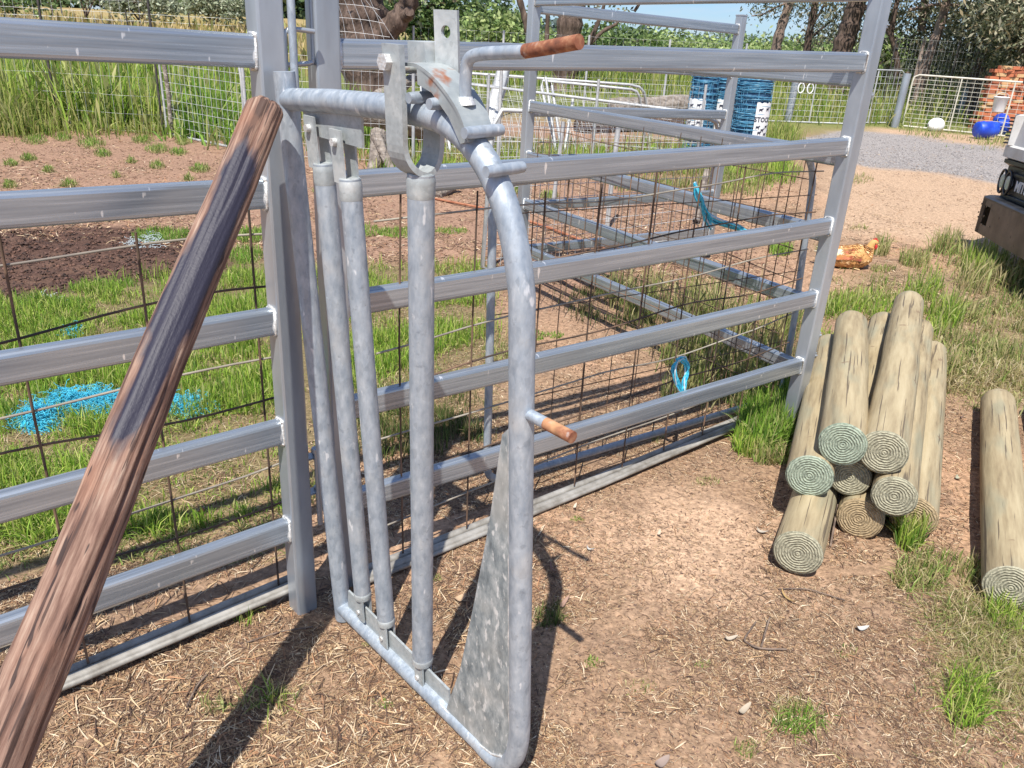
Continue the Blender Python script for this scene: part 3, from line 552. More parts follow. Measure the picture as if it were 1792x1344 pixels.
# ---------------------------------------------------------------- rusty wire mesh sheets with steel channels
def wire_sheet(label, o, d, length, vs_, hs, offbk, r=.0032, foot_len=None, sag=None, mats=('wire', 'wirel'), top=1.2, channel=True, ztilt=0):
    o = np.array(o, float); th = thing('mesh_sheet', label, 'wire mesh', (o[0], o[1], 0), 'rusty mesh sheets tied behind the panels'); d = np.array(d)
    for s in vs_:
        q = o+d*s; t1 = top+random.uniform(-.03, .05); j = random.uniform(-.012, .012); mb = MB()
        mb.tube([v3(q, .04), v3(q+d*j*.5, .35), v3(q+d*j, .8), v3(q+d*j*.3, t1)], r, 6); rel(mb.build('upright_wire', M[mats[0]], th), th)
    for k, z in enumerate(hs):
        pts = []; n_ = 14
        for i in range(n_+1):
            s = length*i/n_; dz = (vnoise(np.array([s*2.1+k*5]), np.array([k*3.3]), 77)[0]-.5)*.045
            if sag and k in sag: dz -= sag[k]*math.exp(-((s-sag[-1])/.35)**2)
            pts.append(v3(o+d*s+np.array([-d[1], d[0]])*.006, z+dz+ztilt*s))
        mb = MB(); mb.tube(bez(pts, 2), r, 6); rel(mb.build('cross_wire', M[mats[1 if k % 2 == 0 else 0]], th), th)
    if channel:
        mb = MB(); L1 = foot_len or length; bk = np.array([-d[1], d[0]])
        for q_, rr in ((-.022, .015), (.012, .015), (-.040, .009)): mb.tube([v3(o+d*(-.1)+bk*q_, .022+ (rr-.013)), v3(o+d*L1*.5+bk*q_, .022), v3(o+d*L1+bk*q_, .022+.02)], rr, 10)
        rel(mb.build('bottom_channel', M['foot'], th), th)
    return th
oL = np.array([-.60, 2.06])-dL*2.2
wire_sheet('rusty wire mesh sheet behind the left panel, one wire sagging low', oL, dL, 2.16, [.19, .46, .73, 1.0, 1.27, 1.53, 1.80, 2.075], [1.13, 1.0, .785, .685, .46, .335, .18], 0, sag={1: .055, -1: 1.35}, top=1.2)
oR = np.array([-.40, 2.13]); dR2 = np.array([1.14, 3.44])-oR; LR2 = np.linalg.norm(dR2); dR2 /= LR2
wire_sheet('rusty wire mesh sheet behind the right panel, standing in the long pale channel', oR, dR2, 2.30, [.085, .35, .62, .88, 1.155, 1.42, 1.69, 1.96, 2.22], [1.15, .98, .79, .66, .47, .33, .17], 0, foot_len=2.02, top=1.22, ztilt=.02)
# second sheet, bent round the corner along the rear-right
o3 = np.array([1.30, 3.62]); d3 = -np.array([math.sin(R(152)), math.cos(R(152))])*-1; d3 = np.array([-math.sin(R(148)), -math.cos(R(148))])
wire_sheet('rusty wire mesh sheet hung on the inner side of the far pen panel', Cr+np.array([-.12, .05]), d3, 2.25, [.1, .25, .4, .55, .7, .85, 1.0, 1.15, 1.3, 1.45, 1.6, 1.75, 1.9, 2.05, 2.2], [1.16, 1.02, .88, .74, .60, .46, .32, .18], 0, r=.0024, mats=('wire', 'wire'), top=1.24, channel=False)
o4 = Da+np.array([.10, -.05])
wire_sheet('rusty wire mesh sheet standing inside the rearmost panel', o4, dD, 2.0, [.1+.2*i for i in range(10)], [1.05, .85, .65, .45, .25], 0, r=.0022, mats=('wire', 'wire'), top=1.12, channel=False)

# ---------------------------------------------------------------- tube framed mesh gate inside the pen
fb = np.array([-.08, 2.67]); fe = np.array([1.40, 3.73]); fd = (fe-fb)/np.linalg.norm(fe-fb); fl = np.linalg.norm(fe-fb)
tg = thing('tube_gate', 'galvanised tube framed mesh gate standing just inside the pen, tied with blue twine', 'gate', (fb[0], fb[1], 0))
fr = [(0, .14), (-.02, 1.05)]+ell((-.022, 1.08), (-.025, 1.205), (.08, 1.21), 8)+[(.9, 1.25)]+ell((1.52, 1.29), (1.70, 1.29), (1.735, 1.12), 8)+[(1.80, .5)]+ell((fl, .14), (fl, .045), (fl-.1, .045), 6)+[(.9, .045)]+ell((.1, .045), (0, .045), (0, .13), 6)
mb = MB(); mb.tube([v3(fb+fd*s, z) for s, z in fr], .0155, 14, closed=True); rel(mb.build('tube_frame', M['pipe'], tg), tg)
for s in np.arange(.15, fl-.1, .15):
    mb = MB(); mb.tube([v3(fb+fd*s, .05), v3(fb+fd*s, 1.215+.035*s)], .0021, 5); rel(mb.build('mesh_wire', M['wire'], tg), tg)
for z in (.2, .38, .56, .74, .92, 1.10):
    mb = MB(); mb.tube([v3(fb, z), v3(fb+fd*(fl-.04), z-.02)], .0021, 5); rel(mb.build('mesh_wire', M['wire'], tg), tg)

# ---------------------------------------------------------------- blue twine ties, netting
def twine_tie(label, pts, k=5, spread=.012, r=.0022, loc=None):
    P0 = [np.array(p) for p in pts]; th = thing('twine_tie', label, 'twine', tuple(P0[0]))
    for s in range(k):
        o = np.array([random.uniform(-1, 1), random.uniform(-1, 1), random.uniform(-1, 1)])*spread
        mb = MB(); mb.tube(bez([p+o*(.3 if i in (0,) else 1)*np.array([math.sin(i*2+s), math.cos(i+s*2), math.sin(s+i)]) for i, p in enumerate(P0)], 5), r, 5)
        rel(mb.build('strand', M['twine'] if s < k-2 else M['twinep'], th), th)
    return th
def pb(u, v, off=.1): # point on plane just behind right panel
    d = rays(u, v)[0]; n_ = np.array([math.cos(aR), -math.sin(aR)]); b0 = Bf+bkR*off; t_ = (n_@b0)/(n_@d[:2]); return np.array([0, 0, CH])+d*t_
twine_tie('blue baling twine looped over the lower mesh above the bottom rail', [pb(1188, 628), pb(1180, 645), pb(1184, 668), pb(1193, 688), pb(1199, 668), pb(1203, 645), pb(1196, 630), pb(1188, 628)], 10, .012, .0034)
twine_tie('long blue twine hanging from the upper mesh and trailing towards the rail', [pb(1215, 322, .3), pb(1222, 345, .3), pb(1235, 372, .3), pb(1250, 385, .3), pb(1280, 395, .3), pb(1303, 405, .3)], 9, .016, .0042)
twine_tie('short end of blue twine dropping straight below the upper knot', [pb(1217, 320, .3), pb(1224, 350, .3), pb(1237, 380, .3), pb(1245, 398, .3)], 7, .018, .0038)
def heap(parent, u, v, rx, ry, h, deg, seed):
    n_, m_ = 30, 48; V = []
    c = g1(u, v)
    for i in range(n_+1):
        q_ = i/n_
        for k in range(m_):
            a = 2*math.pi*k/m_; x = rx*q_*math.cos(a); y = ry*q_*math.sin(a); X = x*math.cos(R(deg))-y*math.sin(R(deg)); Y = x*math.sin(R(deg))+y*math.cos(R(deg)); V.append((c[0]+X, c[1]+Y, q_))
    V = np.array(V); nn = fbm(V[:, 0]*16, V[:, 1]*16, seed, 5); n2 = fbm(V[:, 0]*45, V[:, 1]*45, seed+3, 3); q_ = V[:, 2]; edge = 1+.5*(fbm(V[:, 0]*9, V[:, 1]*9, seed+9)-.47)
    V[:, 2] = h*np.clip(1-(q_/edge)**2, 0, 1)*(.15+1.9*np.clip(nn-.22, 0, 1))+(n2-.47)*.03*np.clip(1-q_, 0, 1)+.004
    i = np.arange(n_*m_).reshape(n_, m_); j = np.roll(i, -1, 1); F_ = np.stack([i, j, j+m_, i+m_], -1).reshape(-1, 4)
    o = mesh_np('crumpled_net', V, F_, M['twine']); o.parent = parent; return o
def scribble(name, label, cat, blobs, n_, mt, r=.0018, seg=7, hmax=.05):
    V = []; Fq = []
    for (u, v, ru, rv, wgt) in blobs:
        for _ in range(int(n_*wgt)):
            a = random.uniform(0, 6.28); q = math.sqrt(random.random()); pu, pv = u+ru*q*math.cos(a), v+rv*q*math.sin(a)
            p = g1(pu, pv); hh = hmax*(1-q*q)*random.random()+.004; p = p+[0, 0, hh]; di = random.uniform(0, 6.28); pts = [p.copy()]
            for k in range(seg):
                di += random.uniform(-2.2, 2.2); p = p+np.array([math.cos(di), math.sin(di), 0])*.013+[0, 0, random.uniform(-.010, .010)]; p[2] = max(p[2], gz(0, p[1])+.003); pts.append(p.copy())
            pts = np.array(pts); b0 = len(V); t_ = np.gradient(pts, axis=0); t_ /= np.linalg.norm(t_, axis=1)[:, None]+1e-9
            s1 = np.cross(t_, [0, 0, 1.]); s1 /= np.linalg.norm(s1, axis=1)[:, None]+1e-9; s2 = np.cross(s1, t_)
            for k in range(len(pts)):
                for c in range(3): an = c*2.094; V.append(pts[k]+(s1[k]*math.cos(an)+s2[k]*math.sin(an))*r)
            for k in range(len(pts)-1):
                for c in range(3): d_ = (c+1) % 3; Fq.append((b0+k*3+c, b0+k*3+d_, b0+k*3+3+d_, b0+k*3+3+c))
    o = mesh_np(name, V, np.array(Fq), mt); tag(o, label, cat); return o
scribble('blue_netting', 'large tangled heap of bright blue netting in the grass left of the pole', 'netting', [(72, 742, 36, 17, 1), (122, 716, 50, 15, 1.1), (165, 702, 25, 8, .3), (70, 742, 24, 10, .6)], 520, M['twine'], r=.0014, seg=9, hmax=.09)
scribble('blue_netting', 'smaller wad of blue netting lying against the left edge of the pole', 'netting', [(190, 722, 32, 16, 1), (195, 720, 20, 8, .6)], 520, M['twine'], r=.0014, seg=9, hmax=.10)
scribble('blue_netting', 'thin scatter of blue netting showing to the right of the pole', 'netting', [(330, 715, 34, 15, 1)], 420, M['twine'], r=.0014, seg=9, hmax=.05)
scribble('faded_twine', 'pale faded twine scraps lying at the edge of the dark mud near the pole', 'twine', [(255, 425, 40, 10, 1), (265, 415, 16, 10, .5)], 60, M['twinep'], hmax=.02)
scribble('faded_twine', 'tiny tuft of blue twine in the grass above the third rail of the left panel', 'twine', [(126, 585, 8, 5, 1)], 90, M['twine'], hmax=.05)
scribble('faded_twine', 'pale grey twine fluff at the top edge of the grass on the far left', 'twine', [(85, 528, 35, 8, 1)], 60, M['twinep'], hmax=.02)

nets = [o for o in COL.objects if o.name.startswith('blue_netting')]
heap(nets[0], 76, 740, .095, .07, .07, 40, 5); heap(nets[0], 128, 716, .14, .055, .055, 20, 6); heap(nets[1], 192, 722, .09, .055, .045, 10, 7); heap(nets[2], 335, 716, .13, .05, .03, 20, 8)
# ---------------------------------------------------------------- treated pine posts
def pine_log(name, label, a, b, r, endm, seed, group, rfar=None, domed=True):
    a = np.array(a, float); b = np.array(b, float); ax = b-a; Ln = np.linalg.norm(ax)
    v, f, T, Z = log_verts(Ln, r, (rfar or r*.97), 40, 40, .055, seed, .0, .012); n_ = 40; k0 = len(v)
    i = np.arange(n_); j = np.roll(i, -1); la = k0-n_
    v = np.vstack([v, v[-n_:]*[.95, .95, 1]+[0, 0, .010], v[la:la+n_]*[.75, .75, 1]+[0, 0, .018], [[0, 0, Ln+.02]]])
    f4 = np.vstack([f, np.stack([la+i, la+j, k0+j, k0+i], -1), np.stack([k0+i, k0+j, k0+n_+j, k0+n_+i], -1)])
    f3 = np.stack([k0+n_+i, k0+n_+j, np.full(n_, k0+2*n_)], -1)
    o = mesh_np(name, v, [f4, f3], M['pine'], smooth=True)
    mm = Vector(ax).to_track_quat('Z', 'Y').to_matrix().to_4x4() @ Matrix.Rotation(seed*1.3, 4, 'Z'); mm.translation = Vector(a); o.matrix_world = mm
    tag(o, label, 'log', group)
    ev = []; ef = []; c0 = v[:n_]; R_ = [1.0, .985, .8, .5, .2]
    for q_, k in enumerate(R_): ev += [tuple(p*np.array([k, k, 0])+np.array([0, 0, [.0, -.006, -.008, -.008, -.007][q_]])) for p in c0]
    ev.append((0, 0, -.007))
    for q_ in range(4): ef += [(q_*n_+int(y), q_*n_+int(x), (q_+1)*n_+int(x), (q_+1)*n_+int(y)) for x, y in zip(i, j)]
    tri = [(4*n_+int(y), 4*n_+int(x), 5*n_) for x, y in zip(i, j)]
    e = mesh_np('cut_end', np.array(ev), [np.array(ef), np.array(tri)], M[endm], o, smooth=False)
    return o
gl = 'treated pine posts in the stacked pile'
def ext(a, b, L_): a = np.array(a); b = np.array(b); d = (b-a)/np.linalg.norm(b-a); return a+d*L_
e_ = onz(1397, 968, .084); f_ = onz(1503, 907, .084); g_ = onz(1565, 868, .232); a_l = onz(1417, 832, .240); d_l = onz(1487, 835, .225); b_l = onz(1475, 778, .378); c_l = onz(1548, 792, .378); h_l = onz(1600, 905, .083)
dd = lambda deg, dz=0: np.array([math.sin(R(deg)), math.cos(R(deg)), dz])
pine_log('pine_post', 'lowest foremost post of the pile, grey sawn end resting on the dirt at front left', e_, e_+dd(25.5)*2.05, .083, 'end_grey', 1, gl)
pine_log('pine_post', 'post with the orange brown sawn end in the middle of the bottom row', f_, f_+dd(26.3)*2.1, .083, 'end_brown', 2, gl)
pine_log('pine_post', 'bottom right post of the pile, its near end hidden by a grass clump', h_l, h_l+dd(27.2)*2.15, .083, 'end_brown', 3, gl)
pine_log('pine_post', 'left middle post of the pile with the greenest sawn end', a_l, a_l+dd(22.2)*1.63+np.array([0, 0, -.02]), .084, 'end_green', 4, gl)
pine_log('pine_post', 'shaded post in the dark gap at the heart of the pile', d_l, d_l+dd(25.6)*2.2, .076, 'end_grey', 5, gl)
pine_log('pine_post', 'right middle post of the pile with a small grey sawn end above the grass clump', g_, g_+dd(26.9)*2.22, .077, 'end_grey', 6, gl)
pine_log('pine_post', 'top left post of the pile, the shorter of the two on top', b_l, b_l+dd(22.0)*1.58+np.array([0, 0, .0]), .083, 'end_green', 7, gl)
pine_log('pine_post', 'top right post of the pile, the longest one reaching furthest back', c_l, c_l+dd(26.2)*2.2+np.array([0, 0, .0]), .083, 'end_grey', 8, gl)
r1a = onz(1768, 1028, .09); r1b = onz(1745, 705, .09); pine_log('pine_post', 'single pine post lying on bare dirt to the right of the pile', r1a, r1b, .080, 'end_grey', 9, 'treated pine posts lying singly')
r2a = r1a+np.array([.30, .0, 0]); r2b = r1b+np.array([.27, .02, 0]); pine_log('pine_post', 'pine post at the right picture edge, beside the single post', r2a, r2b, .080, 'end_grey', 10, 'treated pine posts lying singly')

# ---------------------------------------------------------------- hen
def ell_loft(pts, nr=20):
    """pts: (x, y, z, rx_side, rz_up) along a spine; one continuous skin"""
    P = np.array(bez([p[:3] for p in pts], 5)); Rr = np.array(bez([(*p[3:], 0) for p in pts], 5))[:, :2]; vs = []; n_ = len(P)
    for i in range(n_):
        t_ = P[min(i+1, n_-1)]-P[max(i-1, 0)]; t_ /= np.linalg.norm(t_); s1 = np.array([0, 1., 0]); s2 = np.cross(t_, s1); s2 /= np.linalg.norm(s2)
        for k in range(nr): a = 2*math.pi*k/nr; vs.append(P[i]+s1*math.cos(a)*Rr[i, 0]+s2*math.sin(a)*Rr[i, 1])
    fs = []
    for i in range(n_-1):
        for k in range(nr): j_ = (k+1) % nr; fs.append((i*nr+k, i*nr+j_, (i+1)*nr+j_, (i+1)*nr+k))
    return vs, fs, n_
hp0 = g1(1478, 468); hen = thing('hen', 'brown hen with a red comb lying on the dirt beside the right post', 'hen', tuple(hp0))
HS = 1.18; hang = R(-8); hm = Matrix.Rotation(hang, 3, 'Z')
def HP(p): q_ = hm @ Vector(p); return (q_.x*HS, q_.y*HS, q_.z*HS*1.16)
vs, fs, n_ = ell_loft([(-.20, 0, .085, .004, .006), (-.17, 0, .075, .035, .04), (-.10, 0, .068, .068, .064), (-.02, 0, .070, .080, .068), (.07, 0, .078, .078, .076), (.122, 0, .088, .058, .066), (.146, 0, .122, .034, .036), (.150, 0, .152, .025, .027), (.165, 0, .172, .022, .023), (.186, 0, .172, .014, .015), (.196, 0, .168, .005, .006)])
vv = np.array(vs); vv[:, 2] = np.maximum(vv[:, 2], .004)
cn = fbm(vv[:, 0]*60, (vv[:, 1]+vv[:, 2])*60, 8); base = np.array([.60, .32, .12])[None]*(.6+.9*cn[:, None]); lite = np.clip((cn-.52)*8, 0, 1)[:, None]; base = base*(1-lite*.5)+np.array([.62, .40, .19])*lite*.5
tail = np.clip((-vv[:, 0]-.13)*18, 0, 1)[:, None]; base = base*(1-tail)+np.array([.72, .64, .48])*tail
nk = np.clip((vv[:, 2]-.125)*30, 0, 1)[:, None]; base = base*(1-nk)+np.array([.56, .33, .12])*nk
ho = mesh_np('body', [HP(p) for p in vv], np.array(fs), M['feather'], hen, col=base, smooth=True)
def feather_set(name, n_, fn, size):
    V = []; Fq = []; Cc = []
    for k in range(n_):
        p, d_, up, c = fn(k); s1 = np.cross(d_, up); s1 /= np.linalg.norm(s1)+1e-9; b0 = len(V); l_ = size*random.uniform(.7, 1.3); w_ = l_*.38
        for q_ in (p, p+d_*l_*.5-s1*w_, p+d_*l_, p+d_*l_*.5+s1*w_): V.append(HP(q_))
        Fq.append((b0, b0+1, b0+2, b0+3)); Cc += [c]*4
    return mesh_np(name, V, np.array(Fq), M['feather'], hen, col=np.array(Cc))
bodyv = vv.copy()
def fbody(k):
    i = random.randrange(20, len(bodyv)-330); p = bodyv[i]; c_ = np.array([p[0]*.9, 0, .07]); up = p-c_; up /= np.linalg.norm(up)+1e-9; d_ = np.array([-1, 0, -.25]); d_ = d_-up*(d_@up)+up*.10; d_ /= np.linalg.norm(d_)
    return p+up*.001, d_, up, np.array(random.choice([(.55, .28, .10), (.66, .38, .16), (.48, .21, .08), (.74, .50, .26), (.62, .33, .13)]))
stuff(feather_set('body_feathers', 900, fbody, .026))
for sd in (-1, 1):
    wv2 = []; wf = []; wc = []
    for k in range(60):
        row = k//12; c = k % 12; x0 = .075-.02*c+row*.004; z0 = .118-.012*row+.004*math.sin(c*.5); y0 = sd*(.060+.006*row)*(1-max(0, c-7)*.05)
        l_ = .035+.004*c; b0 = len(wv2); cc = (.30, .09, .045) if c < 4 else ((.50, .22, .09) if row > 2 or c < 6 else (.85, .74, .52))
        cc = tuple(q_*random.uniform(.8, 1.2) for q_ in cc)
        for q_ in ((x0, y0, z0+.006), (x0-l_*.4, y0+sd*.004, z0-.008), (x0-l_, y0, z0-.004), (x0-l_*.5, y0+sd*.001, z0+.009)): wv2.append(HP(q_))
        wf.append((b0, b0+1, b0+2, b0+3)); wc += [cc]*4
    mesh_np('wing', wv2, np.array(wf), M['feather'], hen, col=np.array(wc))
tf = []
V = []; Fq = []; Cc = []
for k in range(9):
    a = (k-4)*.10; b0 = len(V); d_ = np.array([-math.cos(a), math.sin(a)*.6, .12-.1*abs(a)]); s1 = np.array([0, .016, 0]); p = np.array([-.165, 0, .085])
    for q_ in (p-s1*.4, p+d_*.05-s1, p+d_*.085, p+d_*.05+s1): V.append(HP(q_))
    Fq.append((b0, b0+1, b0+2, b0+3)); Cc += [(.72, .62, .45) if k % 3 else (.10, .06, .05)]*4
mesh_np('tail', V, np.array(Fq), M['feather'], hen, col=np.array(Cc))
mb = MB(); cb = [(.155, .186), (.158, .203), (.164, .194), (.168, .207), (.174, .196), (.179, .206), (.185, .193), (.193, .192), (.195, .178), (.185, .176), (.165, .184)]
mb.plate([(0, 0)]*0 or [(HP((x, 0, z))[0]/math.cos(hang), HP((x, 0, z))[2]) for x, z in cb], (0, 0, 0), (math.cos(hang), math.sin(hang), 0), (0, 0, 1), (-math.sin(hang), math.cos(hang), 0), .012); mb.build('comb', M['red'], hen)
for sd in (-1, 1):
    mb = MB(); mb.tube([HP((.180, sd*.013, .163)), HP((.184, sd*.014, .150)), HP((.183, sd*.012, .134))], [.010, .014, .005], 8); mb.build('wattle', M['red'], hen)
    mb = MB(); mb.tube([HP((.174, sd*.0185, .171)), HP((.174, sd*.0225, .171))], [.0045, .003], 8); mb.build('eye', M['eye'], hen)
    mb = MB(); mb.tube([HP((.02, sd*.03, .012)), HP((.06, sd*.055, .008))], [.006, .005], 6)
    for fa in (-.4, 0, .4): mb.tube([HP((.06, sd*.055, .008)), HP((.06+.035*math.cos(fa), sd*.055+.03*math.sin(fa), .005))], [.0045, .002], 5)
    mb.build('foot', M['beak'], hen)
mb = MB(); mb.tube([HP((.190, 0, .166)), HP((.203, 0, .163)), HP((.212, 0, .157))], [.008, .006, .001], 8); mb.build('beak', M['beak'], hen)

# ---------------------------------------------------------------- truck (its front corner stands in view)
tk = thing('truck', 'front corner of a dusty white cab-over truck with black bumper at the right edge', 'truck', (4.3, 7.3, gz(0, 7.3)))
TZ = gz(0, 6.5); tx, ty = 4.27, 7.32
def TP(x, y, z): return (x, y, z)  # local: +x back along the truck, -y across the front, origin at the front corner on the ground
def tpart(mb, name, m_, par=None): return mb.build(name, m_, par or tk)
def rbox(x0, x1, y0, y1, z0, z1, bev): mb = MB(); mb.box(((x0+x1)/2, (y0+y1)/2, (z0+z1)/2), (x1-x0, y1-y0, z1-z0), bev=bev); return mb
# cab shell as a loft over height with rounded plan corners
def plan(x0, x1, y0, y1, r, z, k=5):
    out = []
    for cx, cy, a0 in ((x0+r, y1-r, 90), (x0+r, y0+r, 180), (x1-.03, y0+.03, 270), (x1-.03, y1-.03, 0)):
        rr = r if cx < x1-.2 else .03
        for i in range(k+1): a = R(a0+90*i/k); out.append((cx+rr*math.cos(a), cy+rr*math.sin(a), z))
    return out
def loft(levels, mb=None):
    mb = mb or MB(); n_ = len(levels[0]); vs = [p for lv in levels for p in lv]; fs = []
    for i in range(len(levels)-1):
        for j in range(n_): k = (j+1) % n_; fs.append((i*n_+j, i*n_+k, (i+1)*n_+k, (i+1)*n_+j))
    fs += [tuple(range(n_-1, -1, -1)), tuple(range((len(levels)-1)*n_, len(levels)*n_))]; return mb.add(vs, fs, False)
W_ = 1.72
tpart(loft([plan(.14, 1.75, -W_, -.0, .16, .93), plan(.04, 1.75, -W_, .17, .12, .97), plan(.04, 1.75, -W_, .17, .12, 1.06), plan(.065, 1.75, -W_, .16, .12, 1.075), plan(.085, 1.75, -W_, .12, .12, 1.30), plan(.14, 1.75, -W_+.01, -.01, .18, 1.42)]), 'cab_front', M['tpaint'])
tpart(loft([plan(.14, 1.75, -W_+.01, -.01, .18, 1.425), plan(.40, 1.72, -W_+.06, -.06, .16, 2.02), plan(.55, 1.65, -W_+.12, -.12, .16, 2.10)]), 'cab_roof', M['tpaint'])
def slope_plate(y0, y1, z0, z1, th, m_, name, dx=0): # on the slanted windscreen plane
    def X(z): return .14+(z-1.425)/(2.02-1.425)*.26-.006+dx
    mb = MB(); a = [(X(z), y, z) for y, z in ((y0, z0), (y1, z0), (y1, z1), (y0, z1))]; b_ = [(p[0]+th, p[1], p[2]) for p in a]
    mb.add(a+b_, [(0, 1, 2, 3), (7, 6, 5, 4), (0, 4, 5, 1), (1, 5, 6, 2), (2, 6, 7, 3), (3, 7, 4, 0)]); return tpart(mb, name, m_)
slope_plate(-W_+.22, -.22, 1.47, 1.94, .01, M['glass'], 'windscreen', -.004)
tpart(loft([plan(.10, 1.6, -W_+.0, .03, .06, .58), plan(.085, 1.6, -W_, .04, .06, .62), plan(.085, 1.6, -W_, .04, .06, .90), plan(.035, 1.6, -W_-.01, .06, .09, .925), plan(.035, 1.6, -W_-.01, .06, .09, .955)]), 'grille_band', M['tblack'])
for z in (.655, .845):
    tpart(rbox(.062, .085, -W_+.2, -.17, z-.012, z+.012, .004), 'grille_bar', M['tblack'])
for yc in (-.045, -.18, -W_+.115, -W_+.245):
    mb = MB(); mb.tube([(.075, yc, .765), (.052, yc, .765)], [.060, .060], 24); lo = tpart(mb, 'headlight', M['lamp'])
    mb = MB(); mb.tube([(.055+0*math.cos(a), yc+.066*math.cos(a), .765+.10*math.sin(a)) for a in np.linspace(0, 2*math.pi, 24, endpoint=False)], .011, 6, closed=True); tpart(mb, 'headlight_rim', M['tblack'], lo)
# letters across the grille band
cu = bpy.data.curves.new('letters', 'FONT'); cu.body = 'MITSUBISHI'; cu.size = .125; cu.extrude = .003; cu.space_character = 1.02; cu.offset = .003; cu.align_x = 'LEFT'; cu.resolution_u = 3
to = bpy.data.objects.new('letters', cu); COL.objects.link(to); bpy.context.view_layer.update()
dg = bpy.context.evaluated_depsgraph_get(); me = bpy.data.meshes.new_from_object(to.evaluated_get(dg)); bpy.data.objects.remove(to)
me.name = 'grille_letters'; me.materials.clear(); me.materials.append(M['chrome']); lo = link(bpy.data.objects.new('grille_letters', me), tk)
# text faces -x: its right is -y
lo.matrix_local = Matrix(((0, 0, -1, .079), (-1, 0, 0, -.30), (0, 1, 0, .715), (0, 0, 0, 1)))
# bumper: deep black steel bar with a cut-out and bolt holes
by0, by1 = -W_-.06, .06
def bump_plan(z, inset): return plan(-.05+inset, .35, by0+inset, by1-inset, .10, z, 6)
bm_ = MB()
def shell(levels, th):
    n_ = len(levels[0]); k = 2*7; return None
# front sheet in strips so that the lamp opening is a real hole
def fplate(y0, y1, z0, z1, x=-.05, t=.012): bm_.box((x+t/2, (y0+y1)/2, (z0+z1)/2), (t, abs(y1-y0), z1-z0))
hy0, hy1, hz0, hz1 = -.26, -.115, .385, .55
fplate(by0+.1, hy0, .30, .60); fplate(hy1, by1-.10+.0, .30, .60); fplate(hy0, hy1, .30, hz0); fplate(hy0, hy1, hz1, .60)
fplate(hy1, -.04, .30, .60)
cxr = []
for sgn, yc in ((1, by1-.10), (-1, by0+.10)):
    prev = None
    for i in range(7):
        a = R(90*i/6); x = -.05+.10-.10*math.cos(a); y = yc+sgn*.10*math.sin(a)
        if prev: bm_.add([(prev[0], prev[1], .30), (x, y, .30+.01*i), (x, y, .60), (prev[0], prev[1], .60), (prev[0]+.01, prev[1], .30), (x+.01, y-sgn*.01, .30+.01*i), (x+.01, y-sgn*.01, .60), (prev[0]+.01, prev[1], .60)], [(0, 1, 2, 3), (7, 6, 5, 4), (0, 4, 5, 1), (3, 2, 6, 7)])
        prev = (x, y)
    bm_.add([(.05, yc+sgn*.10, .30), (.30, yc+sgn*.10, .38), (.30, yc+sgn*.10, .60), (.05, yc+sgn*.10, .60), (.05, yc+sgn*.09, .30), (.30, yc+sgn*.09, .38), (.30, yc+sgn*.09, .60), (.05, yc+sgn*.09, .60)], [(0, 1, 2, 3), (7, 6, 5, 4), (0, 4, 5, 1), (3, 2, 6, 7), (1, 5, 6, 2)])
bumper = tpart(bm_, 'bumper', M['tbump'])
tpart(loft([bump_plan(.601, .0), bump_plan(.615, .0), bump_plan(.628, .02)]), 'bumper_top', M['tblack'], bumper)
for y, z in ((-.02, .55), (-.02, .43), (-.16, .545), (-.16, .46), (-.165, .385), (-.35, .40), (-.5, .5), (.0, .47)):
    mb = MB(); mb.tube([(-.054, y, z), (-.048, y, z)], .008, 8); tpart(mb, 'bolt_hole', M['eye'], bumper)
# corner air vents
mb = MB(); mb.box((.085, -.03, 1.20), (.13, .05, .27), rot=np.array([[math.cos(R(35)), math.sin(R(35)), 0], [-math.sin(R(35)), math.cos(R(35)), 0], [0, 0, 1]]), bev=.01); vb = tpart(mb, 'corner_vent', M['tpaint'])
for i in range(8):
    mb = MB(); mb.box((.060, -.008, 1.09+i*.03), (.13, .05, .012), rot=np.array([[math.cos(R(35)), math.sin(R(35)), 0], [-math.sin(R(35)), math.cos(R(35)), 0], [0, 0, 1]])); tpart(mb, 'vent_slot', M['tblack'], vb)
mb = MB(); mb.tube([(.2, -.06, 1.40), (.02, -.10, 1.46), (.02, -.10, 1.86), (.25, -.08, 1.95)], .011, 8); tpart(mb, 'mirror_arm', M['tblack'])
mb = MB(); mb.box((.02, -.10, 1.72), (.05, .15, .30), bev=.015); tpart(mb, 'mirror', M['tblack'])
for yc in (-.14, -W_+.14):
    for xc in (.75, 3.6):
        mb = MB(); mb.tube([(xc, yc-.10, .36), (xc, yc-.09, .36), (xc, yc+.09, .36), (xc, yc+.10, .36)], [.32, .36, .36, .32], 28); wh = tpart(mb, 'wheel', M['tyre'])
        mb = MB(); mb.tube([(xc, yc-.104, .36), (xc, yc+.104, .36)], .19, 20); tpart(mb, 'rim', M['tpaint'], wh)
tpart(rbox(.35, 4.6, -1.2, -.5, .45, .66, .02), 'chassis', M['tblack'])
tb = tpart(rbox(1.95, 5.0, -W_-.05, .05, .80, .90, .01), 'tray', M['tbump'])
for (a_, b_, c_, d_) in ((1.95, 5.0, .03, .05), (1.95, 5.0, -W_-.05, -W_-.03), (1.95, 1.98, -W_-.03, .03)): tpart(rbox(a_, b_, c_, d_, .902, 1.25, .005), 'side_board', M['tbump'], tb)
tk.location = (tx, ty, TZ); tk.rotation_euler = (0, 0, R(-11))

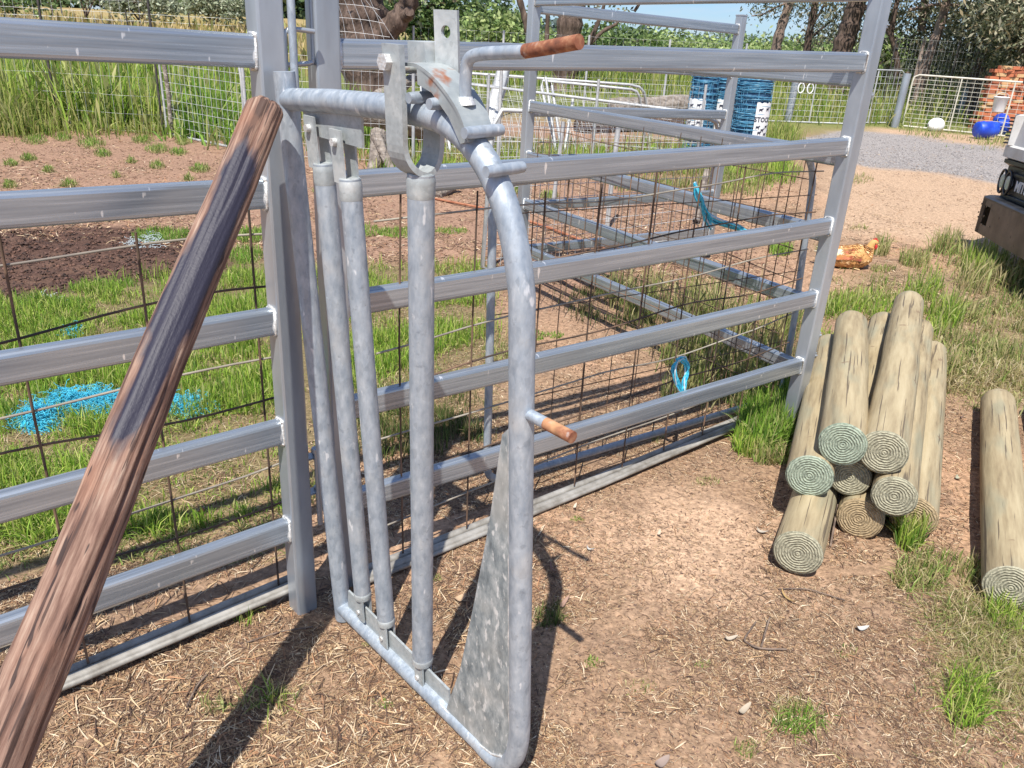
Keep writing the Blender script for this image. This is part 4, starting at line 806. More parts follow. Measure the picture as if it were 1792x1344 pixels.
# ---------------------------------------------------------------- tubes, wire fences and gates in the background
def gv3(u, v, dz=0): p = g1(u, v); return p+np.array([0, 0, dz])
def tubes_obj(name, paths, r, m_, parent, n=8, root=None):
    mb = MB()
    for p in paths: mb.tube(p, r, n)
    o = mb.build(name, m_, parent); rel(o, root or parent); return o
def wiremesh(name, a, b, hs, nv, parent, r=.002, m_='fwire', top=None, wob=.01, par=None, lean=0):
    """ringlock/gate mesh between ground points a and b; heights hs above ground line; joined (hundreds of fine strands)"""
    a = np.array(a, float); b = np.array(b, float); V = []; Fq = []
    def strand(P):
        P = np.array(P); b0 = len(V)
        for p in P:
            for c in range(3): an = c*2.094; V.append(p+np.array([math.cos(an)*r, math.cos(an)*r*.3, math.sin(an)*r]) if abs(P[-1][2]-P[0][2]) < .3*abs(np.linalg.norm(P[-1][:2]-P[0][:2])) else p+np.array([math.cos(an)*r, math.sin(an)*r, 0]))
        for k in range(len(P)-1):
            for c in range(3): d_ = (c+1) % 3; Fq.append((b0+k*3+c, b0+k*3+d_, b0+k*3+3+d_, b0+k*3+3+c))
    for h in hs: strand([a+(b-a)*t_+[0, 0, h+random.uniform(-wob, wob)] for t_ in np.linspace(0, 1, 9)])
    T_ = top or max(hs)
    for k in range(nv+1): t_ = k/nv; p = a+(b-a)*t_; j = random.uniform(-wob, wob); strand([p+[0, 0, min(hs)], p+[j, 0, T_*.5], p+[lean+j*.5, 0, T_]])
    o = mesh_np(name, V, np.array(Fq), M[m_], parent); stuff(o)
    if parent is not None: rel(o, par or parent)
    return o
def fence(label, a, b, height, nposts, nv, hs=None, post='darkpost', pr=.018, cat='fence', r=.002, tops=None, name='wire_fence'):
    a = np.array(a, float); b = np.array(b, float); th = thing(name, label, cat, tuple(a))
    wiremesh('wire_netting', a, b, hs or [height*(k/8)**1.0+.03 for k in range(9)], nv, th, r)
    for k in range(nposts):
        p = a+(b-a)*(k/(max(nposts-1, 1))); p[2] = gz(p[0], p[1]); tubes_obj('post', [[p-[0, 0, .02], p+[0, 0, height+.06]]], pr, M[post], th, 8)
    return th
def tube_gate(label, a, b, height, m_='tubew', r=.018, cols=14, rows=10, mids=(.5,), rc=.10, wr=.0022, lift=.08, wm='fwire', h2=None, group=None):
    a = np.array(a, float); b = np.array(b, float); th = thing('mesh_gate', label, 'gate', tuple(a), group); h2 = h2 or height; d = b-a; L_ = np.linalg.norm(d); d /= L_
    def Q(s, z): return a+d*s+np.array([0, 0, lift+z*(height+(h2-height)*s/L_)])
    z1 = .95; pts = [Q(0, .05), Q(0, .85), Q(.02, .96), Q(rc, 1), Q(L_-rc, 1), Q(L_-.02, .96), Q(L_, .85), Q(L_, .05), Q(L_-.03, 0), Q(.03, 0)]
    mb = MB(); mb.tube(pts, r, 10, closed=True); rel(mb.build('tube_frame', M[m_], th), th)
    for t_ in mids: tubes_obj('middle_tube', [[Q(L_*t_, 0), Q(L_*t_, 1)]], r*.8, M[m_], th, 8)
    V = []
    pth = [[Q(L_*k/cols, 0), Q(L_*k/cols, 1)] for k in range(1, cols)]; pth2 = [[Q(0, (k/rows)), Q(L_, (k/rows))] for k in range(1, rows)]
    for p in pth: tubes_obj('mesh_wire', [p], wr, M[wm], th, 4)
    for p in pth2: tubes_obj('mesh_wire', [p], wr, M[wm], th, 4)
    return th
fence('tall wire netting fence in front of the long green grass at far left', gv3(-260, 205), gv3(286, 236), 2.05, 4, 34, r=.0018, post='darkpost')
tube_gate('silvery mesh gate standing in the long grass behind the leaning pole', gv3(293, 236), gv3(432, 266), 1.12, cols=16, rows=9, mids=(), rc=.03, wr=.0028, lift=.02)
mb_ = thing('fence_post', 'dark wooden post strapped to the left end of the far grass gate', 'post', tuple(gv3(300, 238)))
p = gv3(301, 238); tubes_obj('post', [[p, p+[.02, 0, .6], p+[.0, 0, 1.14]]], .035, M['deadwood'], mb_, 8)
fence('wire netting fence behind the gate bars running right past the dead stump', gv3(436, 270), gv3(870, 300), 1.28, 4, 30, r=.0024, post='tubew', pr=.022)
fence('wire netting fence on the inner side of the wheel-like stack of tube gates', gv3(850, 285), gv3(1215, 300), 1.12, 3, 34, r=.0024, post='tubew', pr=.02)
fence('long far netting fence across the paddock in front of the shrubs', aty(560, 150, 16.5)*[1, 1, 0]+[0, 0, gz(0, 16.5)], aty(1290, 190, 19)*[1, 1, 0]+[0, 0, gz(0, 19)], 1.62, 6, 60, r=.002, post='tubew', pr=.025)
fence('far netting fence above and behind the cream gate at right', aty(1540, 200, 22.5)*[1, 1, 0]+[0, 0, gz(0, 22.5)], aty(1850, 220, 23.5)*[1, 1, 0]+[0, 0, gz(0, 23.5)], 1.95, 4, 52, r=.0022, post='darkpost', pr=.02)
fence('straggling wire fence on posts along the dry golden slope at far left', gv3(-120, 38), gv3(440, 66), 1.3, 6, 2, hs=[.3, .7, 1.15], r=.012, pr=.05)
# slack netting hanging by the big tree
sn = thing('slack_netting', 'slack white netting hanging in front of the big dark tree trunk', 'netting', tuple(aty(640, 60, 9.5)))
D_ = 9.5; cols_ = [(572, 578), (590, 606), (603, 625), (617, 640), (632, 656), (648, 672), (640, 690)]
for a_, b_ in cols_:
    tubes_obj('strand', [[aty(a_-6, -60, D_), aty(a_, 0, D_), aty((a_+b_)/2+2, 34, D_+.02), aty(b_, 70, D_), aty(b_+3, 120, D_)]], .0022, M['fwire'], sn, 4)
for k, y_ in enumerate((-20, 6, 30, 54, 80)):
    tubes_obj('strand', [bez([aty(565, y_, D_), aty(600, y_+1, D_-.02), aty(640, y_+5, D_), aty(655+k*9, y_+11, D_)], 4)], .0022, M['fwire'], sn, 4)
# stacked tube gates beyond the pen
gS = 'old tube gates stacked beyond the pen'
def leaning(label, tl, tr_, Dl, Dr, bl, br, nw, rows=7, r=.022, bend=True, group=gS):
    A = aty(*tl, Dl); B = aty(*tr_, Dr); a0 = gv3(*bl); b0 = gv3(*br); th = thing('tube_gate', label, 'gate', tuple(a0), group)
    def Q(s, t_): return (a0*(1-s)+b0*s)*(1-t_)+(A*(1-s)+B*s)*t_
    pts = [Q(0, .05), Q(0, .9), Q(.03, 1), Q(.5, 1), Q(.93, 1), Q(.975, .975), Q(.995, .9), Q(1, .6), Q(1, .05), Q(.97, .02), Q(.03, .02)]
    mb = MB(); mb.tube(pts, r, 9, closed=True); rel(mb.build('tube_frame', M['tubew'], th), th)
    for k in range(1, nw): tubes_obj('mesh_wire', [[Q(k/nw, .02), Q(k/nw+random.uniform(-.004, .004), .5), Q(k/nw, 1)]], .0026, M['fwire'], th, 4)
    for k in range(1, rows): tubes_obj('mesh_wire', [[Q(0, k/rows), Q(1, k/rows)]], .0026, M['fwire'], th, 4)
    return th
leaning('rearmost stacked tube gate with a rounded top corner near the blue rolls', (735, 122), (1128, 150), 13.6, 13.6, (745, 262), (1138, 258), 24)
leaning('long tube gate whose top rail slopes down to the right behind the capped post', (770, 140), (1262, 203), 13.0, 11.2, (790, 280), (1270, 300), 26, 6)
leaning('short tube gate with a narrow bend standing within the stack', (945, 140), (1118, 158), 13.3, 13.2, (975, 272), (1130, 262), 9, 5)
def simple(name, label, cat, paths, r, m_, n=10, part='tube', group=None):
    th = thing(name, label, cat, tuple(paths[0][0]), group)
    for p in paths: tubes_obj(part, [p], r, M[m_], th, n)
    return th
simple('crossed_legs', 'pair of pale tube legs crossing in a narrow V inside the gate stack', 'frame', [[gv3(975, 278), aty(955, 135, 12.6)], [gv3(985, 284), aty(966, 150, 12.3)], [gv3(984, 286), aty(1003, 173, 12.2)]], .021, 'tubew', part='leg')
simple('pipe_post', 'pale pipe stub rising from the dirt just beyond the pen, right of centre', 'post', [[gv3(1062, 402), gv3(1062, 402)+[.0, 0, .55], gv3(1062, 402)+[.02, 0, 1.12]]], .024, 'tubew', part='pipe')
leaning('tube gate with a rounded corner standing right behind the rearmost panel', (864, 192), (1262, 208), 5.95, 7.05, (843, 481), (1228, 414), 30, 11, .0165)
simple('pipe_post', 'short pale pipe standing just left of the pale pipe stub', 'post', [[gv3(967, 363), gv3(967, 363)+[.03, 0, .5], gv3(967, 363)+[.05, 0, .9]]], .022, 'tubew', part='pipe')
simple('steel_rod', 'rust red rod lying on the dirt through the pen', 'rod', [[gv3(762, 351, .02), gv3(860, 372, .03), gv3(950, 400, .03), gv3(1060, 440, .02)]], .013, 'orangepipe', part='rod')
simple('galvanised_post', 'leaning round galvanised post right of the blue wire rolls', 'post', [[gv3(1378, 214), gv3(1378, 214)+[.03, 0, 1.25]]], .085, 'post', 16, 'pipe', 'round galvanised fence posts')
simple('galvanised_post', 'round galvanised post carrying the left end of the cream gate', 'post', [[gv3(1565, 223), gv3(1565, 223)+[.02, 0, 1.22]]], .088, 'post', 16, 'pipe', 'round galvanised fence posts')
simple('galvanised_post', 'round galvanised post seen through the middle of the cream gate', 'post', [[gv3(1680, 200), gv3(1680, 200)+[.02, 0, 1.15]]], .12, 'post', 16, 'pipe', 'round galvanised fence posts')
a_, b_ = gv3(1578, 223), gv3(1757, 241); b2 = a_+(b_-a_)*1.12
tube_gate('cream mesh gate in front of the brick pile', a_, b2, 1.16, 'creamt', .020, 15, 12, (.42, .86), .12, .0045, .04, 'creamt')
tube_gate('silver mesh gate between the wire rolls and the leaning round post', gv3(1296, 212), gv3(1486, 219), 1.16, cols=16, rows=9, mids=(.62,), wr=.004, lift=.03)
tube_gate('narrow silver mesh gate just right of the tall near post', gv3(1494, 217), gv3(1562, 217), 1.22, cols=9, rows=8, mids=(.35,), wr=.004, lift=.03)
for k, (u_, v_) in enumerate(((1402, 154), (1418, 155))):
    p = aty(u_, v_, 19.4); mb = MB(); mb.tube([p+[.07*math.cos(a), 0, .11*math.sin(a)] for a in np.linspace(0, 2*math.pi, 12, endpoint=False)], .015, 5, closed=True)
    o = mb.build('white_loop', M['white']); tag(o, ['left white plastic loop hung on the silver gate', 'right white plastic loop hung on the silver gate'][k], 'loop', 'white loops hung on the gate')

# wire rolls with printed labels
def roll(label, c, r, h, lab_deg, seed, word):
    random.seed(seed); th = thing('wire_roll', label, 'wire roll', tuple(c), 'standing rolls of blue fence wire')
    prof = []; z = 0; lv = []
    rr_ = [r*(.93+.02*math.sin(k*1.7)) for k in range(30)]
    mb = MB(); mb.tube([np.array(c)+[0, 0, h*k/29] for k in range(30)], rr_, 30); rel(mb.build('wound_core', M['rollcore'], th), th)
    V = []; Fq = []; n_ = 36
    def ring(z, rad, wr, ph):
        b0 = len(V)
        for i in range(n_):
            a = 2*math.pi*i/n_; q_ = rad+.006*math.sin(5*a+ph)
            for cc in range(3): an = cc*2.094; V.append(np.array(c)+[(q_+wr*math.cos(an))*math.cos(a), (q_+wr*math.cos(an))*math.sin(a), z+.008*math.sin(2*a+ph)+wr*math.sin(an)])
        for i in range(n_):
            for cc in range(3): d_ = (cc+1) % 3; i2 = (i+1) % n_; Fq.append((b0+i*3+cc, b0+i2*3+cc, b0+i2*3+d_, b0+i*3+d_))
    zz = .01
    while zz < h+.01:
        for k in range(3): ring(zz+random.uniform(-.012, .012), r*random.uniform(.96, 1.02), .0042, random.uniform(0, 6))
        zz += random.choice([.028, .035, .05, .075])
    for k in range(260):
        a = random.uniform(0, 6.28); z0 = random.uniform(0, h-.12); l_ = random.uniform(.06, .16); q_ = r*random.uniform(.97, 1.02); b0 = len(V)
        for zz_ in (z0, z0+l_):
            for cc in range(3): an = cc*2.094; V.append(np.array(c)+[q_*math.cos(a)+.0035*math.cos(an), q_*math.sin(a)+.0035*math.sin(an), zz_])
        for cc in range(3): d_ = (cc+1) % 3; Fq.append((b0+cc, b0+d_, b0+3+d_, b0+3+cc))
    o = mesh_np('wire_winding', V, np.array(Fq), M['rollwire'], th); stuff(o); rel(o, th)
    # label wrapped on the roll
    rl = r*1.035; a0 = R(lab_deg); zl0, zl1 = h*.28, h*.74; wl = .30/rl; vs = []; fs = []
    for i in range(9):
        a = a0-wl/2+wl*i/8; ed = .015*math.sin(i*2.3)
        vs += [np.array(c)+[rl*math.cos(a), rl*math.sin(a), zl0+ed], np.array(c)+[rl*math.cos(a), rl*math.sin(a), zl1+ed*.7], np.array(c)+[(rl-.004)*math.cos(a), (rl-.004)*math.sin(a), zl1+ed*.7], np.array(c)+[(rl-.004)*math.cos(a), (rl-.004)*math.sin(a), zl0+ed]]
    for i in range(8):
        for q_ in range(4): w_ = (q_+1) % 4; fs.append((i*4+q_, i*4+w_, i*4+4+w_, i*4+4+q_))
    fs += [(0, 1, 2, 3), (35, 34, 33, 32)]; mb = MB(); mb.add(vs, fs); lb = rel(mb.build('paper_label', M['white'], th), th)
    cu = bpy.data.curves.new('t', 'FONT'); cu.body = word; cu.size = .098; cu.offset = .0025; cu.resolution_u = 2; to = bpy.data.objects.new('t', cu); COL.objects.link(to); bpy.context.view_layer.update()
    me = bpy.data.meshes.new_from_object(to.evaluated_get(bpy.context.evaluated_depsgraph_get())); bpy.data.objects.remove(to)
    xs_ = [v.co.x for v in me.vertices]; mid = (max(xs_)+min(xs_))/2; vv_ = [(v.co.x-mid, v.co.y) for v in me.vertices]; ff = [tuple(p.vertices) for p in me.polygons]
    # small animals printed below
    for (ax_, ay_) in ((-.09, -.09), (.0, -.13), (.08, -.08), (-.05, -.17), (.07, -.19), (-.08, .16), (.05, .17)):
        b0 = len(vv_); vv_ += [(ax_+x*.9, ay_+y*.9) for x, y in ((-.03, .0), (-.03, .03), (.02, .032), (.04, .045), (.05, .03), (.03, .015), (.03, -.02), (.02, -.02), (.018, 0), (-.018, 0), (-.02, -.02), (-.03, -.02))]; ff.append(tuple(range(b0, b0+12)))
    rt_ = rl+.003; zt = h*.52
    mb = MB(); mb.add([np.array(c)+[rt_*math.cos(a0+x/rt_), rt_*math.sin(a0+x/rt_), zt+y] for x, y in vv_], ff)
    me2 = bpy.data.meshes.new('label_print'); me2.from_pydata(mb.v, [], mb.f); me2.materials.append(M['ink']); o = link(bpy.data.objects.new('label_print', me2), lb)
    return th
c1 = gv3(1218, 262); c2 = gv3(1252, 258); c3 = gv3(1302, 268)
c1 = aty(1218, 262, 12.9); c1[2] = gz(0, 12.9); c2 = aty(1258, 258, 13.15); c2[2] = gz(0, 13.15); c3 = aty(1304, 264, 12.7); c3[2] = gz(0, 12.7)
roll('left blue wire roll of the close pair, label turned to the left', c1, .215, 1.22, 232, 1, 'STOCK')
roll('middle blue wire roll, partly hidden by the capped post, label facing front', c2, .215, 1.22, 262, 2, 'STOCK')
roll('right blue wire roll standing clear of the pair, label on its right side', c3, .265, 1.24, 300, 3, 'STOCK')
random.seed(5)

# brick pile, bucket, drums, sack
bp0 = g1(1706, 226); bt = thing('brick_pile', 'stepped pile of orange and tan bricks behind the cream gate', 'bricks', tuple(bp0))
BM = []
for k, nm in enumerate(('brick', 'brick2', 'brick3')):
    mb = MB(); mb.box((0, 0, 0), (.232, .112, .078), bev=.004); me = mb.build('brick', M[nm]).data; BM.append(me); bpy.data.objects.remove([o for o in COL.objects if o.data == me][0])
nb = 0
for row in range(18):
    x0 = (0 if row < 3 else (.08 if row < 15 else .05*(row-14)+.08))+random.uniform(-.02, .05); n_ = 6
    for dep in range(2):
        for k in range(n_):
            x = x0+k*.245+(.12 if row % 2 else 0)+random.uniform(-.012, .012); 
            if x > 1.75 or nb > 235: continue
            o = bpy.data.objects.new('brick', random.choice([BM[0]]*8+[BM[1]]*3+[BM[2]]*2)); link(o, bt); o.location = (x, dep*.125+random.uniform(-.02, .02), .04+row*.083); o.rotation_euler = (0, random.uniform(-.02, .02), random.uniform(-.08, .08)); nb += 1
def lathe(prof, n=24, c=(0, 0, 0)):
    mb = MB(); vs = []; c = np.array(c)
    for r_, z in prof:
        for i in range(n): a = 2*math.pi*i/n; vs.append(c+[r_*math.cos(a), r_*math.sin(a), z])
    fs = [];
    for q_ in range(len(prof)-1):
        for i in range(n): j = (i+1) % n; fs.append((q_*n+i, q_*n+j, (q_+1)*n+j, (q_+1)*n+i))
    return mb.add(vs, fs, True)
bk = aty(1746, 196, 19.15); th = thing('bucket', 'square shouldered white bucket hung on the cream gate', 'bucket', tuple(bk))
lathe([(0, 0), (.12, 0), (.125, .01), (.150, .30), (.165, .31), (.165, .335), (.155, .335), (.148, .315), (.118, .02), (0, .02)]).build('bucket_body', M['white'], th)
mb = MB(); mb.tube(bez([(-.155, 0, .30), (-.12, -.02, .38), (0, -.03, .42), (.12, -.02, .38), (.155, 0, .30)], 4), .006, 6); mb.build('handle', M['fwire'], th)
def drum(label, c, deg, tilt):
    o = thing('plastic_drum', label, 'drum', tuple(c), 'blue plastic drums by the bricks'); prof = [(0, 0), (.15, 0), (.17, .02), (.175, .12), (.182, .14), (.175, .16), (.176, .30), (.183, .32), (.175, .34), (.17, .44), (.14, .47), (0, .47)]
    b_ = lathe(prof).build('drum_body', M['drum'], o); l2 = lathe([(.0, .468), (.04, .468), (.04, .49), (0, .49)], 12).build('cap', M['white'], o)
    o.rotation_euler = (R(tilt), 0, R(deg)); return o
drum('left blue drum lying on its side below the bricks', g1(1701, 243)+[.05, 0, .20], 100, 88); drum('right blue drum tipped against the foot of the brick pile', g1(1746, 238)+[.10, .1, .14], 160, 62)
dr = bpy.data.objects
v, f, T, Z = log_verts(.42, .17, .17, 14, 20, .25, 12); Zn = v[:, 2]/.42; sc_ = np.sqrt(np.clip(1-(2*Zn-1)**2, .02, 1)); v[:, :2] *= sc_[:, None]
sk = mesh_np('white_sack', v*[1, .8, 1], f, M['white'], smooth=True); sk.rotation_euler = (0, R(88), R(12)); p = g1(1622, 229); sk.location = (p[0], p[1], p[2]+.13); tag(sk, 'lumpy white sack lying in the grass behind the cream gate', 'sack')

# dead timber
def dead_log(label, a, b, r0, r1, seed, m_='deadwood', group=None, name='dead_log'):
    a = np.array(a, float); b = np.array(b, float); ax = b-a; Ln = np.linalg.norm(ax); v, f, T, Z = log_verts(Ln, r0, r1, 26, 22, .5, seed, .12, .10); k0 = len(v); n_ = 22; i = np.arange(n_); j = np.roll(i, -1)
    v = np.vstack([v, [[0, 0, 0]], [[0, 0, Ln+.03]]]); f3 = np.vstack([np.stack([j, i, np.full(n_, k0)], -1), np.stack([k0-n_+i, k0-n_+j, np.full(n_, k0+1)], -1)])
    o = mesh_np(name, v, [f, f3], M[m_], smooth=True); mm = Vector(ax).to_track_quat('Z', 'Y').to_matrix().to_4x4(); mm.translation = Vector(a); o.matrix_world = mm; tag(o, label, 'log', group); return o
gd = 'grey dead timber beyond the pen'
dead_log('thick grey dead stump sloping down behind the gate bars', gv3(632, 262, .55), gv3(758, 262, .35), .20, .26, 21, group=gd)
dead_log('forked leg of grey deadwood propping the stump in the grass', gv3(652, 300, .0), aty(665, 232, 10.6), .07, .11, 22, group=gd)
dead_log('second thin grey dead branch standing left of the forked leg', gv3(690, 304, .0), aty(662, 240, 10.5), .05, .08, 23, group=gd)
dead_log('splintered dead limb lying above the stump near the strap', gv3(650, 215, .35), gv3(740, 190, .75), .13, .09, 24, group=gd)
dead_log('long pale fallen log left of the blue rolls', gv3(1075, 216, .25), gv3(1235, 208, .28), .27, .23, 25, group=gd)
dead_log('dark fallen log in the shade under the pale log', gv3(1015, 232, .12), gv3(1215, 226, .12), .20, .22, 26, 'bark', group=gd)
dead_log('thick pale post leaning left of the pen corner post', gv3(848, 262, .0), aty(884, 118, 13.4), .135, .10, 27, 'tubew', name='pale_post', group=gd)
dead_log('small weathered branch lump on the dirt left of the rust red rod', gv3(768, 346, .05), gv3(800, 336, .09), .06, .04, 28, group=gd)
dead_log('dead stick propped behind the capped post at the pen corner', gv3(1212, 392, .02), aty(1240, 300, 8.6), .035, .03, 29, group=gd)

# ---------------------------------------------------------------- grass, litter
random.seed(3); rng = np.random.default_rng(5)
def px_ellipse(u, v, ru, rv, n):
    a = rng.uniform(0, 2*np.pi, n); q_ = np.sqrt(rng.random(n)); return u+ru*q_*np.cos(a), v+rv*q_*np.sin(a)
def px_poly(poly, n):
    P = np.array(poly, float); lo = P.min(0); hi = P.max(0); U = np.zeros(0); Vv = np.zeros(0)
    while len(U) < n:
        u = rng.uniform(lo[0], hi[0], n*2); v = rng.uniform(lo[1], hi[1], n*2); k = inpoly(u, v, poly); U = np.r_[U, u[k]]; Vv = np.r_[Vv, v[k]]
    return U[:n], Vv[:n]
PAL = {
 'lush': np.array([(.16, .29, .03), (.24, .40, .045), (.33, .47, .07), (.42, .50, .10), (.11, .21, .03), (.48, .48, .17)]),
 'fresh': np.array([(.15, .30, .035), (.22, .38, .05), (.30, .43, .08), (.12, .23, .035), (.40, .42, .16)]),
 'mixed': np.array([(.20, .30, .06), (.30, .36, .10), (.42, .39, .16), (.54, .45, .25), (.13, .19, .045), (.46, .38, .19)]),
 'dry': np.array([(.42, .35, .17), (.52, .43, .24), (.32, .29, .11), (.24, .27, .08), (.60, .50, .32), (.36, .26, .14)]),
 'field': np.array([(.18, .27, .045), (.28, .36, .07), (.38, .40, .11), (.46, .43, .17), (.12, .19, .035)]),
 'gold': np.array([(.42, .32, .13), (.50, .38, .18), (.34, .28, .10), (.56, .44, .25), (.24, .25, .08)]),
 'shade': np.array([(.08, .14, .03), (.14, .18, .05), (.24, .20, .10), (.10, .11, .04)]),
}
GV, GQ, GT, GC = [], [], [], []; gcount = 0
def blades(P, h, wd, pal, lean=.45, head=0, flat=0.):
    """P (n,3) bases; adds 3-section tapering blades"""
    global gcount
    n = len(P); H = h*rng.uniform(.35, 1.15, n); a = rng.uniform(0, 2*np.pi, n); di = np.stack([np.cos(a), np.sin(a), np.zeros(n)], 1); le = np.abs(rng.normal(0, lean, n))+flat
    fa = rng.uniform(0, np.pi, n); sd = np.stack([np.cos(fa), np.sin(fa), np.zeros(n)], 1)*(wd*rng.uniform(.6, 1.4, n))[:, None]/2
    up = np.array([0, 0, 1.]); c = PAL[pal][rng.integers(0, len(PAL[pal]), n)]*rng.uniform(.75, 1.25, n)[:, None]
    k1 = di*(le*.25*H)[:, None]+up*(H*.5*np.clip(1.05-le*.35, .12, 1))[:, None]; k2 = di*(le*.85*H)[:, None]+up*(H*np.clip(1-le*.6, .10, 1))[:, None]; k15 = (k1+k2)/2+up*(H*.03)[:, None]
    V = np.stack([P-sd, P+sd, P+k1-sd*.85, P+k1+sd*.85, P+k15-sd*.6, P+k15+sd*.6, P+k2], 1)
    if head:
        m_ = rng.random(n) < head; V[m_, 4] = (P+k15)[m_]-sd[m_]*2.2; V[m_, 5] = (P+k15)[m_]+sd[m_]*2.2; c[m_] = c[m_]*.4+np.array([.42, .38, .18])*.6
    b = (np.arange(n)*7)[:, None]+gcount
    GV.append(V.reshape(-1, 3)); GQ.append(np.hstack([b, b+1, b+3, b+2])); GQ.append(np.hstack([b+2, b+3, b+5, b+4])); GT.append(np.hstack([b+4, b+5, b+6]))
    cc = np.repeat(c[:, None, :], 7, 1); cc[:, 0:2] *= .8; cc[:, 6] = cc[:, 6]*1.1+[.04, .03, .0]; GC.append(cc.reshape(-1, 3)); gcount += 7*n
def flush(name, label=None, cat=None):
    global GV, GQ, GT, GC, gcount
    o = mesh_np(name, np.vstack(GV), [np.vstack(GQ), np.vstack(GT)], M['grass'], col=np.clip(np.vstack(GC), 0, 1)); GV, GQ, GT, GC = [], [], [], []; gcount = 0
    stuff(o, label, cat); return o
def on_ground(u, v): P = gpts(u, v); P[:, 2] += gbump(P[:, 0], P[:, 1])-.003; return P
def clumpy(u, v, n_c, spread):       # gather samples round tuft centres for an uneven sward
    k = rng.integers(0, n_c, len(u)); cu = u[:n_c][k]; cv = v[:n_c][k]; return cu+rng.normal(0, spread, len(u)), cv+rng.normal(0, spread*.45, len(u))
def patch(poly, n, h, wd, pal, tufts=0, spread=14, **kw):
    u, v = px_poly(poly, n)
    if tufts: u, v = clumpy(u, v, tufts, spread)
    P = on_ground(u, v); sc_ = max(1.0, float(np.median(P[:, 1]))/4); f_ = fbm(P[:, 0]*3.2/sc_+9, P[:, 1]*3.2/sc_, 71)
    k = rng.random(len(P)) < np.clip((f_-.31)*7, .12, 1); P = P[k]; f_ = f_[k]; blades(P, h*np.clip(.55+(f_-.34)*3.4, .45, 1.4), wd, pal, **kw)
def tuft(u, v, ru, rv, n, h, wd, pal, **kw): uu, vv_ = px_ellipse(u, v, ru, rv, n); blades(on_ground(uu, vv_), h, wd, pal, **kw)
# green sward behind the left panel and the gate
patch([(-60, 545), (100, 515), (330, 480), (480, 460), (500, 560), (500, 705), (250, 690), (-60, 690)], 30000, .10, .0045, 'lush', 520, 16, lean=.6)
patch([(-60, 560), (500, 480), (520, 740), (-60, 800)], 8000, .06, .004, 'mixed', 300, 22, lean=.9)
patch([(-60, 700), (480, 700), (505, 900), (200, 940), (-60, 960)], 16000, .10, .0044, 'lush', 300, 18, lean=.7)
patch([(-60, 760), (500, 760), (500, 960), (-60, 1010)], 5000, .06, .0036, 'mixed', 260, 26, lean=1.0, flat=.4)
patch([(300, 560), (490, 520), (500, 820), (380, 840)], 5200, .12, .0045, 'lush', 150, 12, head=.08)
patch([(530, 470), (860, 470), (850, 590), (600, 690), (530, 640)], 17000, .10, .0044, 'lush', 360, 15, lean=.6)
patch([(560, 640), (870, 590), (900, 640), (780, 700), (600, 760)], 3600, .06, .004, 'mixed', 150, 15, lean=.9)
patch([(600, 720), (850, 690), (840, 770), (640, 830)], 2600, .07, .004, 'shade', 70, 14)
patch([(520, 700), (590, 700), (600, 880), (540, 900)], 700, .07, .004, 'mixed', 40, 9)
for (u, v, ru, rv, n, h) in ((285, 412, 55, 11, 1500, .06), (440, 415, 30, 12, 700, .08), (615, 405, 60, 12, 900, .06), (700, 408, 40, 9, 600, .06), (790, 405, 30, 6, 300, .05), (430, 450, 30, 14, 500, .09), (180, 500, 60, 8, 500, .07), (90, 535, 60, 10, 900, .07), (940, 590, 14, 8, 120, .04), (970, 588, 18, 5, 120, .03)): tuft(u, v, ru, rv, n, h, .0055, 'fresh')
# scattered tufts on the bare ground further back
for (u, v, s_) in ((160, 252, 26), (50, 278, 14), (18, 326, 12), (122, 324, 13), (60, 246, 24), (275, 262, 22), (312, 268, 16), (350, 297, 18), (275, 292, 14), (230, 284, 8), (85, 300, 10), (320, 250, 14), (20, 288, 12), (205, 310, 6), (400, 290, 14), (180, 270, 16), (330, 315, 8), (110, 243, 16), (250, 246, 20), (500, 305, 14), (700, 330, 20), (780, 318, 20), (560, 335, 14), (905, 335, 18), (960, 345, 16)): tuft(u, v, s_, s_*.35, int(s_*16), .085, .008, 'mixed', lean=1.0); tuft(u, v, s_*.5, s_*.2, int(s_*6), .10, .009, 'fresh', lean=.8)
# long grass wall behind the left fence
def far_strip(poly, n, h, wd, pal, tufts=0, **kw): patch(poly, n, h, wd, pal, tufts, 10, **kw)
far_strip([(-160, 208), (60, 218), (288, 224), (288, 238), (-160, 234)], 9000, .62, .013, 'field', 900, lean=.42, head=.2)
far_strip([(-260, 150), (440, 170), (440, 233), (-260, 216)], 15000, .85, .020, 'lush', 1900, lean=.45, head=.15)
far_strip([(-200, 200), (60, 212), (288, 222), (288, 234), (-160, 230)], 5000, .34, .012, 'lush', 500, lean=.7)
far_strip([(-260, 100), (520, 125), (520, 175), (-260, 155)], 7000, .9, .045, 'field', 1500, lean=.3)
far_strip([(296, 215), (440, 228), (440, 262), (296, 240)], 3000, .55, .03, 'fresh', 260, lean=.7)
far_strip([(296, 150), (450, 160), (450, 232), (296, 215)], 3500, .7, .045, 'fresh', 400, lean=.7)
far_strip([(430, 190), (720, 205), (720, 262), (430, 240)], 4200, .55, .018, 'fresh', 400, lean=.4)
far_strip([(430, 236), (860, 258), (860, 296), (430, 272)], 4200, .28, .012, 'mixed', 420, lean=.5)
far_strip([(640, 262), (900, 270), (900, 312), (640, 300)], 2400, .22, .012, 'lush', 240)
